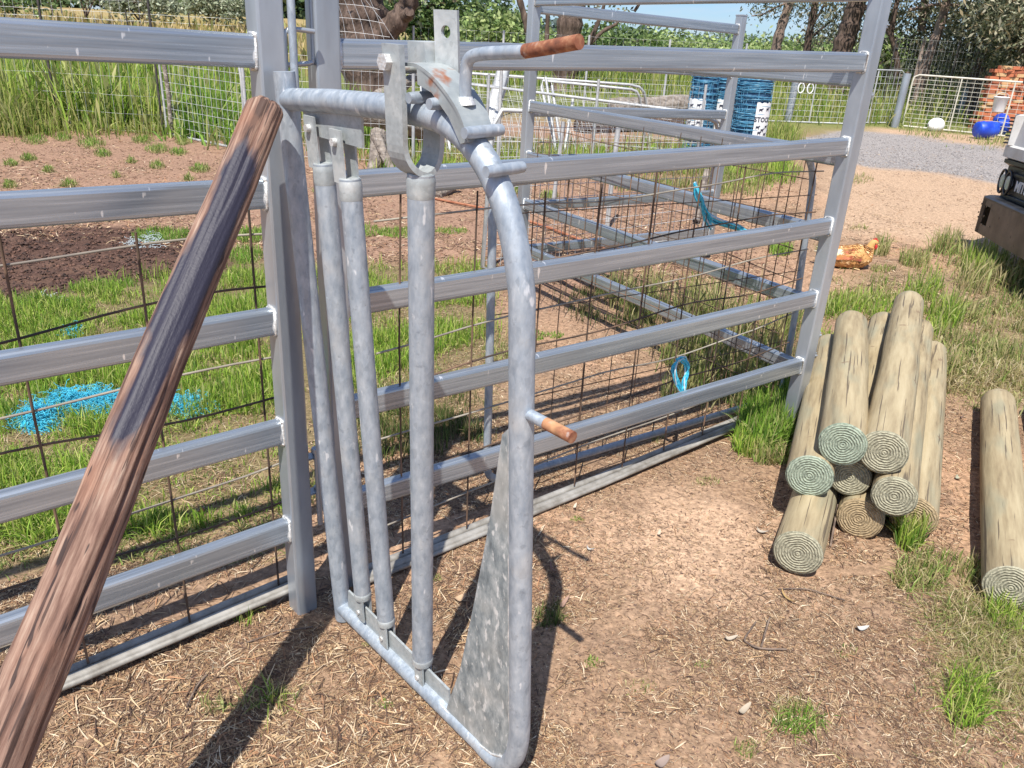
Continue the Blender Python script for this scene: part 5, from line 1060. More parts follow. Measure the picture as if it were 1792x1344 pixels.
# between the stacked gates, pen and rolls
far_strip([(870, 262), (1210, 262), (1215, 306), (900, 304)], 5200, .25, .011, 'mixed', 420, lean=.5)
far_strip([(940, 280), (1210, 275), (1215, 300), (960, 306)], 2200, .30, .012, 'lush', 220)
far_strip([(1060, 295), (1215, 300), (1330, 292), (1340, 340), (1080, 330)], 4200, .16, .010, 'mixed', 320)
far_strip([(1240, 262), (1380, 268), (1385, 320), (1260, 325)], 3400, .18, .010, 'lush', 260, lean=.6)
far_strip([(1200, 225), (1400, 232), (1400, 262), (1200, 262)], 3000, .35, .014, 'field', 300)
far_strip([(1120, 160), (1580, 178), (1900, 200), (1900, 226), (1560, 216), (1120, 200)], 9000, .55, .022, 'field', 1200, head=.1)
far_strip([(640, 118), (1600, 158), (1900, 182), (1900, 200), (1100, 168), (640, 150)], 9000, .7, .035, 'field', 1400)
far_strip([(640, 90), (1900, 150), (1900, 182), (640, 120)], 9000, .8, .07, 'field', 1800)
far_strip([(1580, 228), (1900, 246), (1900, 260), (1700, 254), (1580, 236)], 1500, .16, .014, 'mixed', 160)
far_strip([(-300, 52), (560, 85), (560, 128), (-300, 102)], 7000, .8, .10, 'gold', 1800)
far_strip([(-300, 22), (560, 52), (560, 88), (-300, 54)], 8000, .8, .20, 'gold', 2200)
# weeds along the pen mesh
far_strip([(1040, 500), (1120, 490), (1400, 560), (1400, 690), (1300, 730), (1160, 640)], 5200, .22, .0055, 'mixed', 260, lean=.5, head=.15)
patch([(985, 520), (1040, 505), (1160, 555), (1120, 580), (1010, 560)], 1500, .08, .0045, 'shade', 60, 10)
patch([(1180, 600), (1330, 640), (1310, 740), (1160, 700)], 2200, .14, .005, 'mixed', 120, 9, head=.1)
tuft(1340, 755, 48, 40, 2600, .20, .0055, 'fresh', lean=.45); tuft(1385, 720, 26, 26, 900, .22, .0055, 'fresh'); tuft(1310, 780, 30, 22, 700, .12, .005, 'lush'); tuft(1350, 800, 36, 16, 700, .10, .005, 'mixed')
for (u, v, ru, rv, n, h, p_) in ((1215, 430, 24, 6, 220, .10, 'fresh'), (1365, 440, 22, 10, 420, .12, 'fresh'), (1440, 440, 14, 6, 160, .12, 'mixed')): tuft(u, v, ru, rv, n, h, .006, p_)
# right side: verge, dry grass, truck shade
patch([(1425, 525), (1540, 515), (1560, 560), (1500, 590), (1430, 600)], 1900, .11, .0055, 'lush', 110, 12, head=.15)
patch([(1430, 470), (1780, 455), (1800, 540), (1640, 560), (1430, 540)], 900, .08, .006, 'mixed', 70, 10, lean=.6)
patch([(1650, 440), (1800, 440), (1840, 520), (1700, 520), (1650, 480)], 1500, .24, .007, 'mixed', 60, 12, head=.3, lean=.4)
patch([(1630, 560), (1830, 520), (1860, 700), (1720, 720), (1640, 690)], 6500, .135, .0058, 'mixed', 420, 14, head=.18, lean=.6)
patch([(1650, 600), (1830, 560), (1860, 720), (1680, 720)], 9000, .12, .0050, 'dry', 300, 18, lean=1.1, flat=.2)
patch([(1560, 530), (1640, 500), (1680, 560), (1640, 600)], 1500, .20, .0055, 'lush', 40, 8, head=.15)
for (u, v, ru, rv, n, h, p_) in ((1540, 440, 16, 9, 220, .20, 'mixed'), (1545, 472, 22, 5, 200, .06, 'mixed'), (1600, 460, 28, 10, 360, .16, 'mixed'), (1655, 440, 30, 8, 380, .26, 'mixed'), (1720, 470, 40, 20, 700, .25, 'lush'), (1495, 452, 10, 4, 60, .10, 'mixed'), (1500, 400, 18, 4, 50, .08, 'mixed'), (1545, 520, 20, 5, 180, .05, 'mixed'), (1500, 315, 30, 8, 200, .10, 'mixed'), (1390, 300, 16, 6, 160, .10, 'fresh')): tuft(u, v, ru, rv, n, h, .006, p_, head=.15)
tuft(1590, 945, 26, 26, 420, .15, .0045, 'lush', head=.15); tuft(1610, 1010, 50, 34, 520, .08, .004, 'mixed', lean=.9); tuft(1640, 985, 40, 20, 160, .06, .004, 'mixed')
patch([(1640, 1060), (1800, 1010), (1860, 1344), (1660, 1400), (1600, 1200)], 2600, .070, .0028, 'mixed', 150, 17, lean=1.1, flat=.3)
patch([(1660, 1060), (1800, 1030), (1820, 1240), (1640, 1340)], 5200, .08, .0024, 'dry', 170, 26, lean=1.2, flat=.5)
tuft(1690, 1230, 40, 50, 420, .10, .0032, 'lush', lean=.7); tuft(1760, 1080, 40, 30, 420, .11, .0034, 'lush', lean=.7); tuft(1700, 1010, 30, 20, 200, .08, .0032, 'mixed')
tuft(1395, 1265, 46, 22, 320, .055, .0026, 'fresh', lean=1.1); tuft(1380, 1240, 30, 12, 120, .05, .0026, 'dry', lean=1.0)
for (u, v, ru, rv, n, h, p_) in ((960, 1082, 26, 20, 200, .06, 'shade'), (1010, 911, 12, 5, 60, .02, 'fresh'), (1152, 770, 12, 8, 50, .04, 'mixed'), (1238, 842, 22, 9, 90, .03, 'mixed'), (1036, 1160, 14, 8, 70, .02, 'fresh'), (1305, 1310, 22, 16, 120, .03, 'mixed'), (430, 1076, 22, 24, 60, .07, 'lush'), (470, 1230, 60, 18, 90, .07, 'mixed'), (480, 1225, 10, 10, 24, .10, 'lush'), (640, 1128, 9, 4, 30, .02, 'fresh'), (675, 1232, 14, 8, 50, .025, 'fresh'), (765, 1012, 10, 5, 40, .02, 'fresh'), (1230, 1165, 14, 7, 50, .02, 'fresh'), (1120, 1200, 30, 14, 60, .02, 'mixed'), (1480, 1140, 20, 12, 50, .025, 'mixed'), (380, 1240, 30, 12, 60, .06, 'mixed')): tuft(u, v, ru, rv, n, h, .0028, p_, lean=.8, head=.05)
# flattened dead stems among the green
def thatch(poly, n, h=.07, wd=.0028): u, v = px_poly(poly, n); blades(on_ground(u, v), h, wd, 'dry', lean=1.4, flat=.9)
thatch([(-60, 520), (480, 460), (510, 900), (-60, 980)], 9000); thatch([(530, 470), (860, 470), (880, 740), (600, 800)], 4500)
flush('grass', 'grass in tufts, swards and long stands over the paddock and pen', 'grass')

# straw, chips and leaves on the dirt
def litter(poly, n, l0, l1, w0, w1, pal, lift=.004, seed=0):
    u, v = px_poly(poly, n); P = gpts(u, v); P[:, 2] += gbump(P[:, 0], P[:, 1])+rng.uniform(.0005, lift, n)
    d_ = .55*fbm(P[:, 0]*2.2, P[:, 1]*2.2, 61)+.45*fbm(P[:, 0]*8, P[:, 1]*8, 66); keep = rng.random(n) < np.clip((d_-.36)*6.0, .12, 1)*(1-.60*zone(P[:, 0], P[:, 1], Z_BARE)); P = P[keep]; n = len(P)
    a = rng.uniform(0, np.pi*2, n); l_ = rng.uniform(l0, l1, n)*rng.choice([.5, 1, 1, 1.6], n); w_ = rng.uniform(w0, w1, n); ti = rng.normal(0, .22, n)
    t_ = np.stack([np.cos(a), np.sin(a), ti], 1)*l_[:, None]/2; s_ = np.stack([-np.sin(a), np.cos(a), rng.normal(0, .3, n)], 1)*w_[:, None]/2; mid = s_*rng.uniform(-3, 3, n)[:, None]; mid[:, 2] = np.abs(l_)*.08
    V = np.stack([P-t_-s_*.5, P-t_+s_*.5, P+mid-s_, P+mid+s_, P+t_-s_*.4, P+t_+s_*.4], 1).reshape(-1, 3); b_ = (np.arange(n)*6)[:, None]
    F_ = np.vstack([np.hstack([b_, b_+1, b_+3, b_+2]), np.hstack([b_+2, b_+3, b_+5, b_+4])]); c = np.array(pal)[rng.integers(0, len(pal), n)]*rng.uniform(.6, 1.1, n)[:, None]
    return V, F_, np.repeat(c, 6, 0)
SP = [(.52, .36, .20), (.42, .27, .145), (.60, .44, .27), (.27, .165, .095), (.15, .09, .06), (.34, .215, .13), (.68, .54, .37), (.09, .055, .04), (.22, .13, .08), (.18, .105, .07), (.36, .19, .10)]
AV, AF, AC, k_ = [], [], [], 0
for (poly, n, l0, l1, w0, w1) in (
    ([(-40, 1150), (560, 1040), (1300, 745), (1400, 1010), (1700, 1000), (1850, 1344), (1850, 1420), (-200, 1420)], 150000, .006, .017, .0011, .0024),
    ([(-40, 1150), (560, 1040), (1300, 745), (1400, 1010), (1700, 1000), (1850, 1344), (1850, 1420), (-200, 1420)], 11000, .018, .042, .0018, .0036),
    ([(100, 1090), (560, 960), (900, 860), (1000, 1000), (700, 1344), (-100, 1400)], 7000, .02, .06, .002, .0042),
    ([(200, 1060), (560, 960), (900, 880), (1300, 740), (1250, 640), (900, 720), (560, 860), (-60, 1040), (-60, 1200)], 70000, .009, .022, .0014, .0028),
    ([(540, 560), (900, 480), (1400, 560), (1380, 700), (900, 800), (540, 900)], 34000, .012, .03, .002, .004),
    ([(-100, 640), (520, 640), (520, 900), (-100, 1000)], 12000, .015, .05, .002, .0036),
    ([(-100, 235), (440, 245), (870, 300), (1400, 300), (1400, 560), (860, 480), (480, 460), (-100, 400)], 46000, .03, .07, .005, .010),
    ([(1300, 745), (1420, 560), (1640, 520), (1880, 660), (1880, 1000), (1640, 980), (1340, 1000)], 26000, .010, .030, .002, .004),
    ([(1400, 300), (1560, 240), (1880, 300), (1880, 560), (1640, 560), (1420, 560)], 14000, .02, .06, .004, .008)):
    V, F_, c = litter(poly, n, l0, l1, w0, w1, SP); AV.append(V); AF.append(F_+k_); AC.append(c); k_ += len(V)
stuff(mesh_np('straw_litter', np.vstack(AV), np.vstack(AF), M['straw'], col=np.vstack(AC)), 'dry straw, bark chips and gum leaf litter strewn over the dirt', 'litter')
# coarse clods and chips as little solids
def clods(poly, n, r0, r1, pal):
    u, v = px_poly(poly, n); P = gpts(u, v); P[:, 2] += gbump(P[:, 0], P[:, 1]); r = rng.uniform(r0, r1, n)*rng.choice([.5, .7, 1, 1.5], n)
    O = np.array([(1, 0, 0), (0, 1, 0), (-1, 0, 0), (0, -1, 0), (0, 0, 1), (0, 0, -.6)]); V = P[:, None]+O[None]*rng.uniform(.5, 1.2, (n, 6, 1))*r[:, None, None]*[1, 1, .7]
    b_ = (np.arange(n)*6)[:, None]; F_ = np.vstack([np.hstack([b_+i, b_+(i+1) % 4, b_+4]) for i in range(4)]+[np.hstack([b_+(i+1) % 4, b_+i, b_+5]) for i in range(4)]); c = np.array(pal)[rng.integers(0, len(pal), n)]*rng.uniform(.7, 1.2, n)[:, None]
    return V.reshape(-1, 3), F_, np.repeat(c, 6, 0)
AV, AF, AC, k_ = [], [], [], 0
for (poly, n, r0, r1, pal) in (
    ([(-60, 1150), (560, 1040), (1300, 745), (1850, 900), (1850, 1420), (-200, 1420)], 16000, .002, .005, [(.30, .19, .12), (.22, .13, .09), (.40, .25, .15), (.14, .09, .07)]),
    ([(-120, 400), (340, 400), (400, 470), (60, 520), (-120, 590)], 9000, .006, .017, [(.07, .04, .03), (.11, .06, .045), (.045, .028, .022), (.15, .08, .055)]),
    ([(-100, 240), (860, 310), (1400, 320), (1400, 560), (860, 480), (480, 440), (-100, 400)], 9000, .006, .014, [(.22, .12, .085), (.15, .08, .06), (.30, .17, .11)]),
    ([(1380, 245), (1490, 228), (1620, 240), (1800, 268), (1900, 340), (1640, 302), (1520, 292)], 14000, .006, .015, [(.30, .28, .265), (.25, .23, .22), (.38, .35, .33), (.20, .185, .18)])):
    V, F_, c = clods(poly, n, r0, r1, pal); AV.append(V); AF.append(F_+k_); AC.append(c); k_ += len(V)
stuff(mesh_np('clods', np.vstack(AV), np.vstack(AF), M['straw'], col=np.vstack(AC)), 'small clods, chips and gravel stones scattered on the ground', 'gravel')
# bigger fallen leaves, chips and sticks that can be told apart
LV = [((803, 1051), .055, .035, (.55, .38, .24), 'pale flat bark chip beside the third gate bar', 'bark chip'), ((352, 898), .022, .03, (.55, .16, .12), 'reddish pink leaf in the shade behind the left panel', 'leaf'),
      ((985, 1062), .085, .018, (.38, .24, .18), 'brown gum leaf lying across the gate shadow', 'leaf'), ((965, 1000), .075, .010, (.30, .17, .13), 'long curled brown leaf above the gate shadow weed', 'leaf'),
      ((1375, 1050), .09, .011, (.42, .28, .12), 'tan gum leaf on the dirt below the pile', 'leaf'), ((1275, 1120), .055, .02, (.52, .44, .34), 'grey weathered chip left of the curved twigs', 'bark chip'), ((1505, 1102), .05, .025, (.58, .57, .53), 'small white dropping below the log pile', 'scrap'),
      ((1330, 935), .055, .022, (.50, .44, .36), 'pale curled leaf left of the lowest post', 'leaf'), ((1300, 1245), .07, .022, (.48, .40, .30), 'straw coloured leaf near the bottom clump', 'leaf'), ((1155, 1340), .06, .03, (.34, .26, .22), 'dark grey bark chip at the bottom edge', 'bark chip'),
      ((600, 895), .06, .025, (.62, .52, .38), 'pale leaf under the left panel bottom rail', 'leaf'), ((1005, 893), .045, .015, (.62, .52, .40), 'straw coloured leaf below the long channel', 'leaf'), ((1030, 968), .04, .012, (.50, .49, .46), 'white flake on the dirt right of the gate shadow', 'scrap'), ((1152, 942), .045, .016, (.60, .48, .36), 'pale bark flake near the bare orange dirt', 'bark chip'),
      ((1675, 840), .035, .028, (.40, .40, .30), 'round grey green leaf on dirt between pile and single post', 'leaf'), ((1680, 735), .03, .015, (.18, .12, .10), 'dark bark chip near the top of the single post', 'bark chip')]
for (uv_, l_, w_, c_, lab, cat) in LV:
    l_ *= .8; w_ *= .75; c_ = tuple(q_*.82 for q_ in c_)
    p = g1(*uv_); p[2] += ghs(p[0], p[1])-gz(0, p[1])+.006; a = random.uniform(0, 3.1); n_ = 9; V = []
    for i in range(n_):
        t_ = i/(n_-1)*2-1; ww = w_*.5*math.sqrt(max(1-t_*t_, .02)); cx_, cy_ = math.cos(a), math.sin(a)
        for s_ in (-1, 0, 1): V.append((p[0]+cx_*t_*l_/2-cy_*s_*ww+t_*t_*.006, p[1]+cy_*t_*l_/2+cx_*s_*ww, p[2]+.004*t_*t_*3+abs(s_)*.003+.002))
    F_ = [(i*3+j, i*3+j+1, i*3+j+4, i*3+j+3) for i in range(n_-1) for j in range(2)]
    o = mesh_np({'leaf': 'gum_leaf', 'bark chip': 'bark_chip', 'scrap': 'white_scrap'}[cat], V, np.array(F_), M['straw'], col=np.tile(c_, (len(V), 1)), smooth=True); tag(o, lab, cat)
def twig(label, pts, r=.003): th = simple('twig', label, 'twig', [bez([gv3(*p, .008) if len(p) == 2 else gv3(p[0], p[1], p[2]) for p in pts], 4)], r, 'stick', 6, 'stem'); return th
twig('hooked dark twig on the dirt below the log pile', [(1322, 1092), (1304, 1118), (1306, 1128), (1330, 1138), (1376, 1140)], .0028); twig('short dark twig standing off the hooked twig', [(1344, 1094, .03), (1338, 1112, .015), (1332, 1134, .006)], .0028)
twig('long thin twig just in front of the lowest post', [(1362, 1034), (1408, 1034), (1440, 1042), (1478, 1054)], .0022); twig('straight pale twig propped between the lowest two posts', [(1462, 890, .12), (1452, 960, .01)], .004)
twig('thin straw coloured twig across the timber pole shadow', [(432, 1128), (490, 1110), (548, 1100)], .0022); twig('crooked twig left of the timber pole shadow', [(328, 1240), (345, 1205), (362, 1185)], .003)
# parrots' green weeds with small yellow flowers are part of the sward; tiny stones end here

# ---------------------------------------------------------------- trees and shrubs
def leafquads(C, size, pal, droop=0., flat=0., name='crown', parent=None, matl='leaf', aspect=.42):
    n = len(C); a = rng.normal(size=(n, 3)); a[:, 2] = a[:, 2]*(.6 if not droop else .4)-droop; a /= np.linalg.norm(a, axis=1)[:, None]; b_ = rng.normal(size=(n, 3)); b_ = np.cross(a, b_); b_ /= np.linalg.norm(b_, axis=1)[:, None]
    s_ = size*rng.uniform(.6, 1.4, n)[:, None]; V = np.stack([C-a*s_*.5, C-b_*s_*aspect*.5, C+a*s_*.5, C+b_*s_*aspect*.5], 1).reshape(-1, 3); i = (np.arange(n)*4)[:, None]; F_ = np.hstack([i, i+1, i+2, i+3])
    return V, F_
def crown_points(blobs, per, clump_r, nclump):
    C = []; K = []; cc = 0
    for (c, r, w_) in blobs:
        c = np.array(c, float); r = np.array(r, float)
        for _ in range(max(1, int(nclump*w_))):
            d_ = rng.normal(size=3); d_ /= np.linalg.norm(d_); p = c+d_*r*rng.uniform(.35, 1.0)**.6; m_ = int(per*rng.uniform(.4, 1.3)); C.append(p+rng.normal(size=(m_, 3))*clump_r*rng.uniform(.6, 1.3)*np.array([1, 1, .75])); K += [cc]*m_; cc += 1
    return np.vstack(C), np.array(K)
def tree(name, label, cat, base, trunks, blobs, per, clump_r, nclump, lsize, pal, bark='bark', droop=0, group=None, kind=None, aspect=.42, limbs=True):
    base = np.array(base, float); th = thing(name, label, cat, tuple(base), group)
    for k, (pts, r) in enumerate(trunks):
        P = bez(pts, 5); n_ = len(P); rs = [r[0]+(r[1]-r[0])*i/(n_-1) for i in range(n_)]; rs = [q_*(1+.10*math.sin(i*1.9+k)) for i, q_ in enumerate(rs)]
        if k == 0: rs[0] *= 1.35; rs[1] *= 1.12
        mb = MB(); mb.tube(P, rs, 14 if r[0] > .15 else 8); rel(mb.build('trunk' if k == 0 else 'limb', M[bark], th), th)
    if blobs:
        C, K = crown_points(blobs, per, clump_r, nclump); V, F_ = leafquads(C, lsize, pal, droop, aspect=aspect); tint = rng.uniform(.65, 1.3, K.max()+1)[K]; c = np.array(pal)[rng.integers(0, len(pal), len(C))]*tint[:, None]*rng.uniform(.8, 1.2, len(C))[:, None]
        o = mesh_np('crown', V, F_, M['leaf'], th, col=np.clip(np.repeat(c, 4, 0), 0, 1)); rel(o, th); o['kind'] = 'stuff'
        if limbs:
            mb = MB(); tp = np.array(trunks[0][0][-1]) if trunks else base+[0, 0, .1]
            for (cc, r, w_) in blobs:
                for _ in range(3):
                    e_ = np.array(cc)+rng.normal(size=3)*np.array(r)*.35; mid = (tp+e_)/2+rng.normal(size=3)*np.linalg.norm(e_-tp)*.06; mb.tube(bez([tp, mid, e_], 4), [.05*lsize*6*(1-.8*i/8)+.008 for i in range(9)], 6)
            rel(mb.build('branches', M[bark], th), th)
    return th
OLV = [(.26, .30, .19), (.35, .39, .26), (.44, .47, .34), (.18, .21, .12), (.54, .56, .43)]
GRN = [(.08, .14, .045), (.13, .20, .06), (.19, .26, .085), (.25, .31, .12), (.06, .10, .035)]
BRT = [(.20, .28, .09), (.28, .36, .12), (.36, .43, .16), (.43, .49, .21), (.13, .20, .06)]
GUM = [(.11, .125, .07), (.17, .185, .105), (.24, .25, .15), (.33, .33, .22), (.06, .075, .04), (.44, .41, .29), (.30, .24, .14)]
def q2(u, v, D): return aty(u, v, D)
def olive(label, bu, bv, crown, n, pal=OLV, D=None):
    b0 = g1(bu, bv); D = b0[1]; px = D/1359*1.02; tr = [([b0, b0+[.05, 0, .7], q2(crown[0][0], crown[0][1], D)], (.13, .06)), ([b0+[.02, 0, .6], q2(crown[0][0]-crown[0][2]*.5, crown[0][1], D)], (.08, .03)), ([b0+[.02, 0, .55], q2(crown[0][0]+crown[0][2]*.5, crown[0][1]-3, D)], (.08, .03))]
    bl = [(q2(u, v, D), (ru*px*.80, ru*px*.7, rv*px*.75), .8) for (u, v, ru, rv) in crown]; tree('olive_tree', label, 'tree', b0, tr, bl, 26, .38, n, .30, pal, 'bark', group='small orchard trees on the golden slope', aspect=.5)
olive('bare legged olive tree left of the round grey green one on the slope', 152, 44, [(155, -22, 42, 26)], 40)
olive('round grey green olive tree in the middle of the golden slope', 246, 52, [(240, 2, 46, 26), (285, 8, 30, 20), (210, 6, 26, 18)], 52)
olive('olive tree nearest the left gate post with drooping crown', 375, 60, [(378, 4, 44, 28), (412, 12, 28, 24), (345, 6, 26, 20)], 52)
olive('dark crowned tree at the top left behind the slope fence', 92, 28, [(95, -20, 40, 26), (60, -24, 34, 24)], 46, GRN)
random.seed(9)
# tree belt behind the slope: one continuous far mass
def mass(name, label, cat, spans, D0, D1, n, hsz, lsize, pal, per=26, cr=.9, base_h=0):
    C = []
    cs = []; tint = []
    for k in range(n):
        sp_ = spans[rng.integers(0, len(spans))]; t_ = rng.random(); u = sp_[0]+(sp_[2]-sp_[0])*t_; vt = sp_[1]+(sp_[3]-sp_[1])*t_; D = rng.uniform(D0, D1); p = aty(u, vt+rng.uniform(-2, 8)+F_PX*cr/D*1.5, D); zg = gz(0, D)-.3; h = p[2]-zg; z = zg+h*rng.random()**.7; cs.append((p[0], p[1], z))
    cs = np.array(cs); C = np.repeat(cs, per, 0)+rng.normal(size=(n*per, 3))*cr; tn = np.repeat(rng.uniform(.6, 1.35, n), per); V, F_ = leafquads(C, lsize, pal, 0, aspect=.6)
    c = np.array(pal)[rng.integers(0, len(pal), len(C))]*tn[:, None]; o = mesh_np(name, V, F_, M['leaf'], col=np.clip(np.repeat(c, 4, 0), 0, 1)); stuff(o, label, cat); return o
mass('tree_belt', 'dark belt of bushland trees behind the golden slope', 'trees', [(-400, -160, 200, -150), (200, -150, 620, -120), (480, -60, 700, -50)], 150, 190, 1300, 0, 1.7, [(.045, .08, .035), (.07, .11, .045), (.10, .15, .06), (.14, .18, .08)], 24, 2.8)
mass('scrub', 'low bright green scrub stretching along the skyline beyond the paddock', 'scrub', [(930, 62, 1180, 62), (1100, 60, 1400, 76), (1380, 74, 1560, 86), (1500, 80, 1800, 100)], 56, 74, 2200, 0, .27, BRT, 34, .55)
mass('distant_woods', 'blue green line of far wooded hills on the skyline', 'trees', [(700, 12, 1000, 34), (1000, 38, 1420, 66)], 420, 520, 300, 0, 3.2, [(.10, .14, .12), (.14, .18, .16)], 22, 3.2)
# big shrubs between
def shrub(label, u, vb, D, crown, n, pal, group='leafy shrubs behind the far netting fence', ls=.16, cr=.24, name='shrub'):
    b0 = aty(u, vb, D); b0[2] = gz(0, D); px = D/1359*1.02; bl = [(q2(a, b_, D), (ru*px, ru*px*.8, rv*px), ru*rv/900) for (a, b_, ru, rv) in crown]
    tree(name, label, 'shrub', b0, [([b0, b0+[.1, 0, .6], q2(crown[0][0], crown[0][1]+10, D)], (.10, .05))], bl, 24, cr, n, ls, pal, group=group, aspect=.5)
shrub('dark green tree filling the gap right of the big trunk', 745, 110, 40, [(735, 10, 60, 45), (770, 45, 50, 30), (700, 20, 40, 40), (790, 0, 34, 40)], 34, GRN, ls=.26, cr=.42)
shrub('bright rounded shrub directly above the upright lug', 862, 112, 30, [(862, 62, 62, 34), (905, 72, 30, 26), (825, 76, 34, 24)], 36, BRT, ls=.19, cr=.30)
shrub('small pointed tree behind the bright rounded shrub', 862, 90, 46, [(858, 20, 34, 26), (885, 40, 34, 22), (842, 30, 26, 24)], 34, [(.10, .16, .06), (.15, .21, .09), (.19, .25, .12)], ls=.28, cr=.40)
shrub('green shrub behind the thick trunk with forked branches', 1075, 120, 38, [(1060, 78, 50, 30), (1110, 82, 46, 24), (1010, 84, 40, 24)], 34, [(.10, .17, .05), (.15, .22, .07), (.20, .27, .10)], ls=.24, cr=.34)
shrub('low green shrub left of the far slope fence post', 30, 60, 60, [(30, 4, 60, 16), (-20, 0, 40, 20)], 34, GRN, ls=.34, cr=.5)
shrub('green shrub seen between the tall post and the gum trunks', 1545, 140, 34, [(1545, 100, 28, 26), (1575, 95, 24, 30), (1530, 85, 20, 24)], 40, BRT, ls=.24, cr=.34)
# big dark tree with its heavy leaning branch
D = 17.0; b0 = aty(655, 175, D); b0[2] = gz(0, D)
tree('big_tree', 'big dark rough barked tree with a heavy branch rising to the right', 'tree', b0,
     [([b0, q2(648, 100, D), q2(634, 40, D), q2(622, -30, D), q2(612, -160, D), q2(600, -330, D)], (.62, .42)), ([q2(640, 84, D), q2(668, 62, D-.2), q2(694, 38, D-.3), q2(712, 12, D-.3), q2(722, -20, D-.4), q2(745, -90, D-.5)], (.26, .15)), ([q2(700, 30, D-.3), q2(714, 25, D-.5), q2(716, 20, D-.6)], (.13, .09))],
     [(q2(560, -420, D), (3.5, 3, 1.5), 1), (q2(760, -380, D), (3.5, 3, 1.5), 1), (q2(700, -60, D+2.5), (1.2, 1, .8), .25)], 40, .4, 60, .16, GUM, droop=.7)
D = 26.0; b0 = aty(986, 165, D); b0[2] = gz(0, D)
tree('gum_tree', 'thick brown trunked tree behind the pen corner post with bare forks', 'tree', b0,
     [([b0, q2(990, 110, D), q2(996, 50, D), q2(1003, 0, D), q2(1010, -90, D)], (.42, .36)), ([q2(1026, 88, D-.6), q2(1040, 55, D-.7), q2(1052, 25, D-.7), q2(1064, -15, D-.8)], (.09, .045)), ([q2(1030, 80, D-.6), q2(1055, 55, D-.7), q2(1078, 42, D-.7), q2(1086, 28, D-.8)], (.07, .03)), ([q2(958, 125, D-.5), q2(957, 70, D-.5), q2(959, 20, D-.5)], (.085, .06)), ([q2(1110, 20, D), q2(1122, 2, D), q2(1135, -20, D)], (.05, .03)), ([q2(925, 60, D-1), q2(918, 30, D-1), q2(906, -10, D-1), q2(895, -40, D-1)], (.11, .07))],
     [(q2(1010, -260, D), (3.4, 3, 2), 1), (q2(1060, 8, D), (.9, .5, .22), .22)], 26, .35, 40, .16, GUM, droop=.6)
# gums on the right
gg_ = 'gum trees beyond the driveway on the right'
def gum(label, D, trunk, r, limbs_, blobs, n, bark='bark'):
    b0 = aty(trunk[0][0], trunk[0][1], D); b0[2] = gz(0, D); px = D/1359*1.05
    tree('gum_tree', label, 'tree', b0, [([b0]+[q2(u, v, D) for u, v in trunk[1:]], r)]+[([q2(u, v, D+dd_) for u, v, dd_ in L_], rr) for L_, rr in limbs_], [(q2(u, v, D+dz), (ru*px, ru*px*1.1, rv*px), ru*rv/1500) for (u, v, ru, rv, dz) in blobs], 34, .30, n, .17, GUM, bark, .8, gg_, aspect=.30, limbs=False)
gum('leftmost gum on the right, pale pinkish trunk leaning right', 34, [(1350, 140), (1358, 85), (1368, 45), (1382, 5), (1400, -60)], (.22, .15), [([(1385, 2, 0), (1360, 12, 0), (1335, 25, 0), (1315, 28, 0)], (.05, .02))], [(1362, 6, 28, 18, 0), (1335, 20, 18, 12, 0), (1395, 12, 26, 18, 0), (1380, -50, 70, 30, 0)], 40, 'barkp')
gum('slim dark gum trunk second from the left with a side branch', 31, [(1409, 150), (1413, 80), (1420, 40), (1427, 0), (1436, -60)], (.15, .11), [([(1414, 72, 0), (1432, 55, 0), (1446, 44, 0), (1462, 30, 0)], (.05, .03)), ([(1418, 50, 0), (1436, 20, 0), (1450, -10, 0)], (.05, .03))], [(1440, 18, 34, 22, 0), (1455, 55, 26, 20, 1), (1430, 75, 26, 18, 2), (1440, -50, 70, 30, 0)], 42)
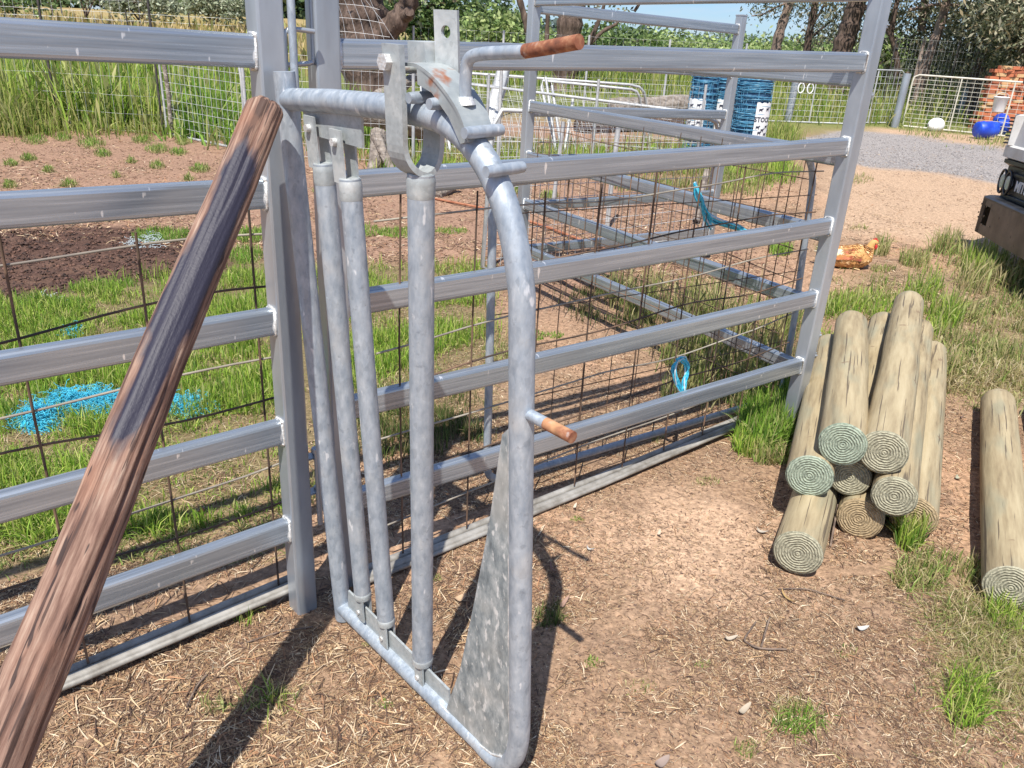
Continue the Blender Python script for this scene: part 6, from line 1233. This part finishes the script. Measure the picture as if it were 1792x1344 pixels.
gum('thick dark red brown gum trunk left of the tall near post', 28, [(1462, 160), (1472, 95), (1484, 55), (1498, 10), (1520, -60)], (.36, .27), [([(1492, 30, 0), (1520, 10, 0), (1550, -10, 0)], (.08, .05))], [(1520, 35, 26, 34, 1), (1510, 80, 30, 24, 2), (1500, -50, 90, 30, 0), (1470, 20, 16, 20, 1)], 40)
gum('slim gum with two crooked stems just right of the tall near post', 27, [(1568, 170), (1570, 120), (1566, 85), (1560, 60), (1566, 20), (1580, -40)], (.11, .07), [([(1569, 110, 0), (1563, 75, 0), (1552, 50, 0), (1548, 0, 0)], (.05, .04))], [(1575, 30, 26, 34, 1), (1555, 15, 24, 20, 1), (1600, 70, 20, 24, 1), (1570, -50, 60, 30, 0)], 36)
gum('pale gum trunk leaning right behind the left end of the cream gate', 25, [(1605, 170), (1618, 120), (1634, 75), (1648, 35), (1660, -10), (1680, -60)], (.16, .10), [([(1598, 150, 0), (1612, 95, 0), (1618, 70, 0)], (.07, .04)), ([(1612, 55, 2), (1616, 20, 2), (1622, -20, 2)], (.14, .12)), ([(1590, 18, 0), (1640, 8, 0), (1700, 12, 0), (1780, 18, 0)], (.05, .03))], [(1640, 70, 36, 46, 2), (1660, 20, 46, 34, 2), (1690, 110, 36, 24, 2), (1625, 115, 30, 24, 3), (1660, -50, 90, 30, 0)], 50, 'barkp')
gum('broad bushy gum above the middle of the cream gate', 24, [(1705, 175), (1712, 120), (1722, 85), (1735, 50), (1750, -20)], (.17, .12), [], [(1720, 60, 42, 52, 1), (1700, 110, 40, 26, 1), (1745, 20, 42, 34, 0), (1735, 120, 34, 20, 1), (1740, -50, 80, 30, 0)], 56)
gum('rightmost gum with pale drooping leaves above the brick pile', 22, [(1790, 190), (1795, 120), (1800, 60), (1810, -30)], (.2, .14), [], [(1780, 70, 40, 52, 1), (1765, 20, 46, 34, -1), (1790, 115, 30, 26, 0), (1830, 50, 50, 60, 0), (1800, -50, 80, 30, 0)], 56)
mass('undergrowth', 'dark undergrowth and fallen branches under the right hand gums', 'scrub', [(1590, 104, 1900, 112), (1480, 108, 1620, 122)], 30, 36, 170, 0, .26, [(.05, .07, .03), (.08, .10, .05), (.12, .13, .07), (.10, .07, .05)], 26, .55)
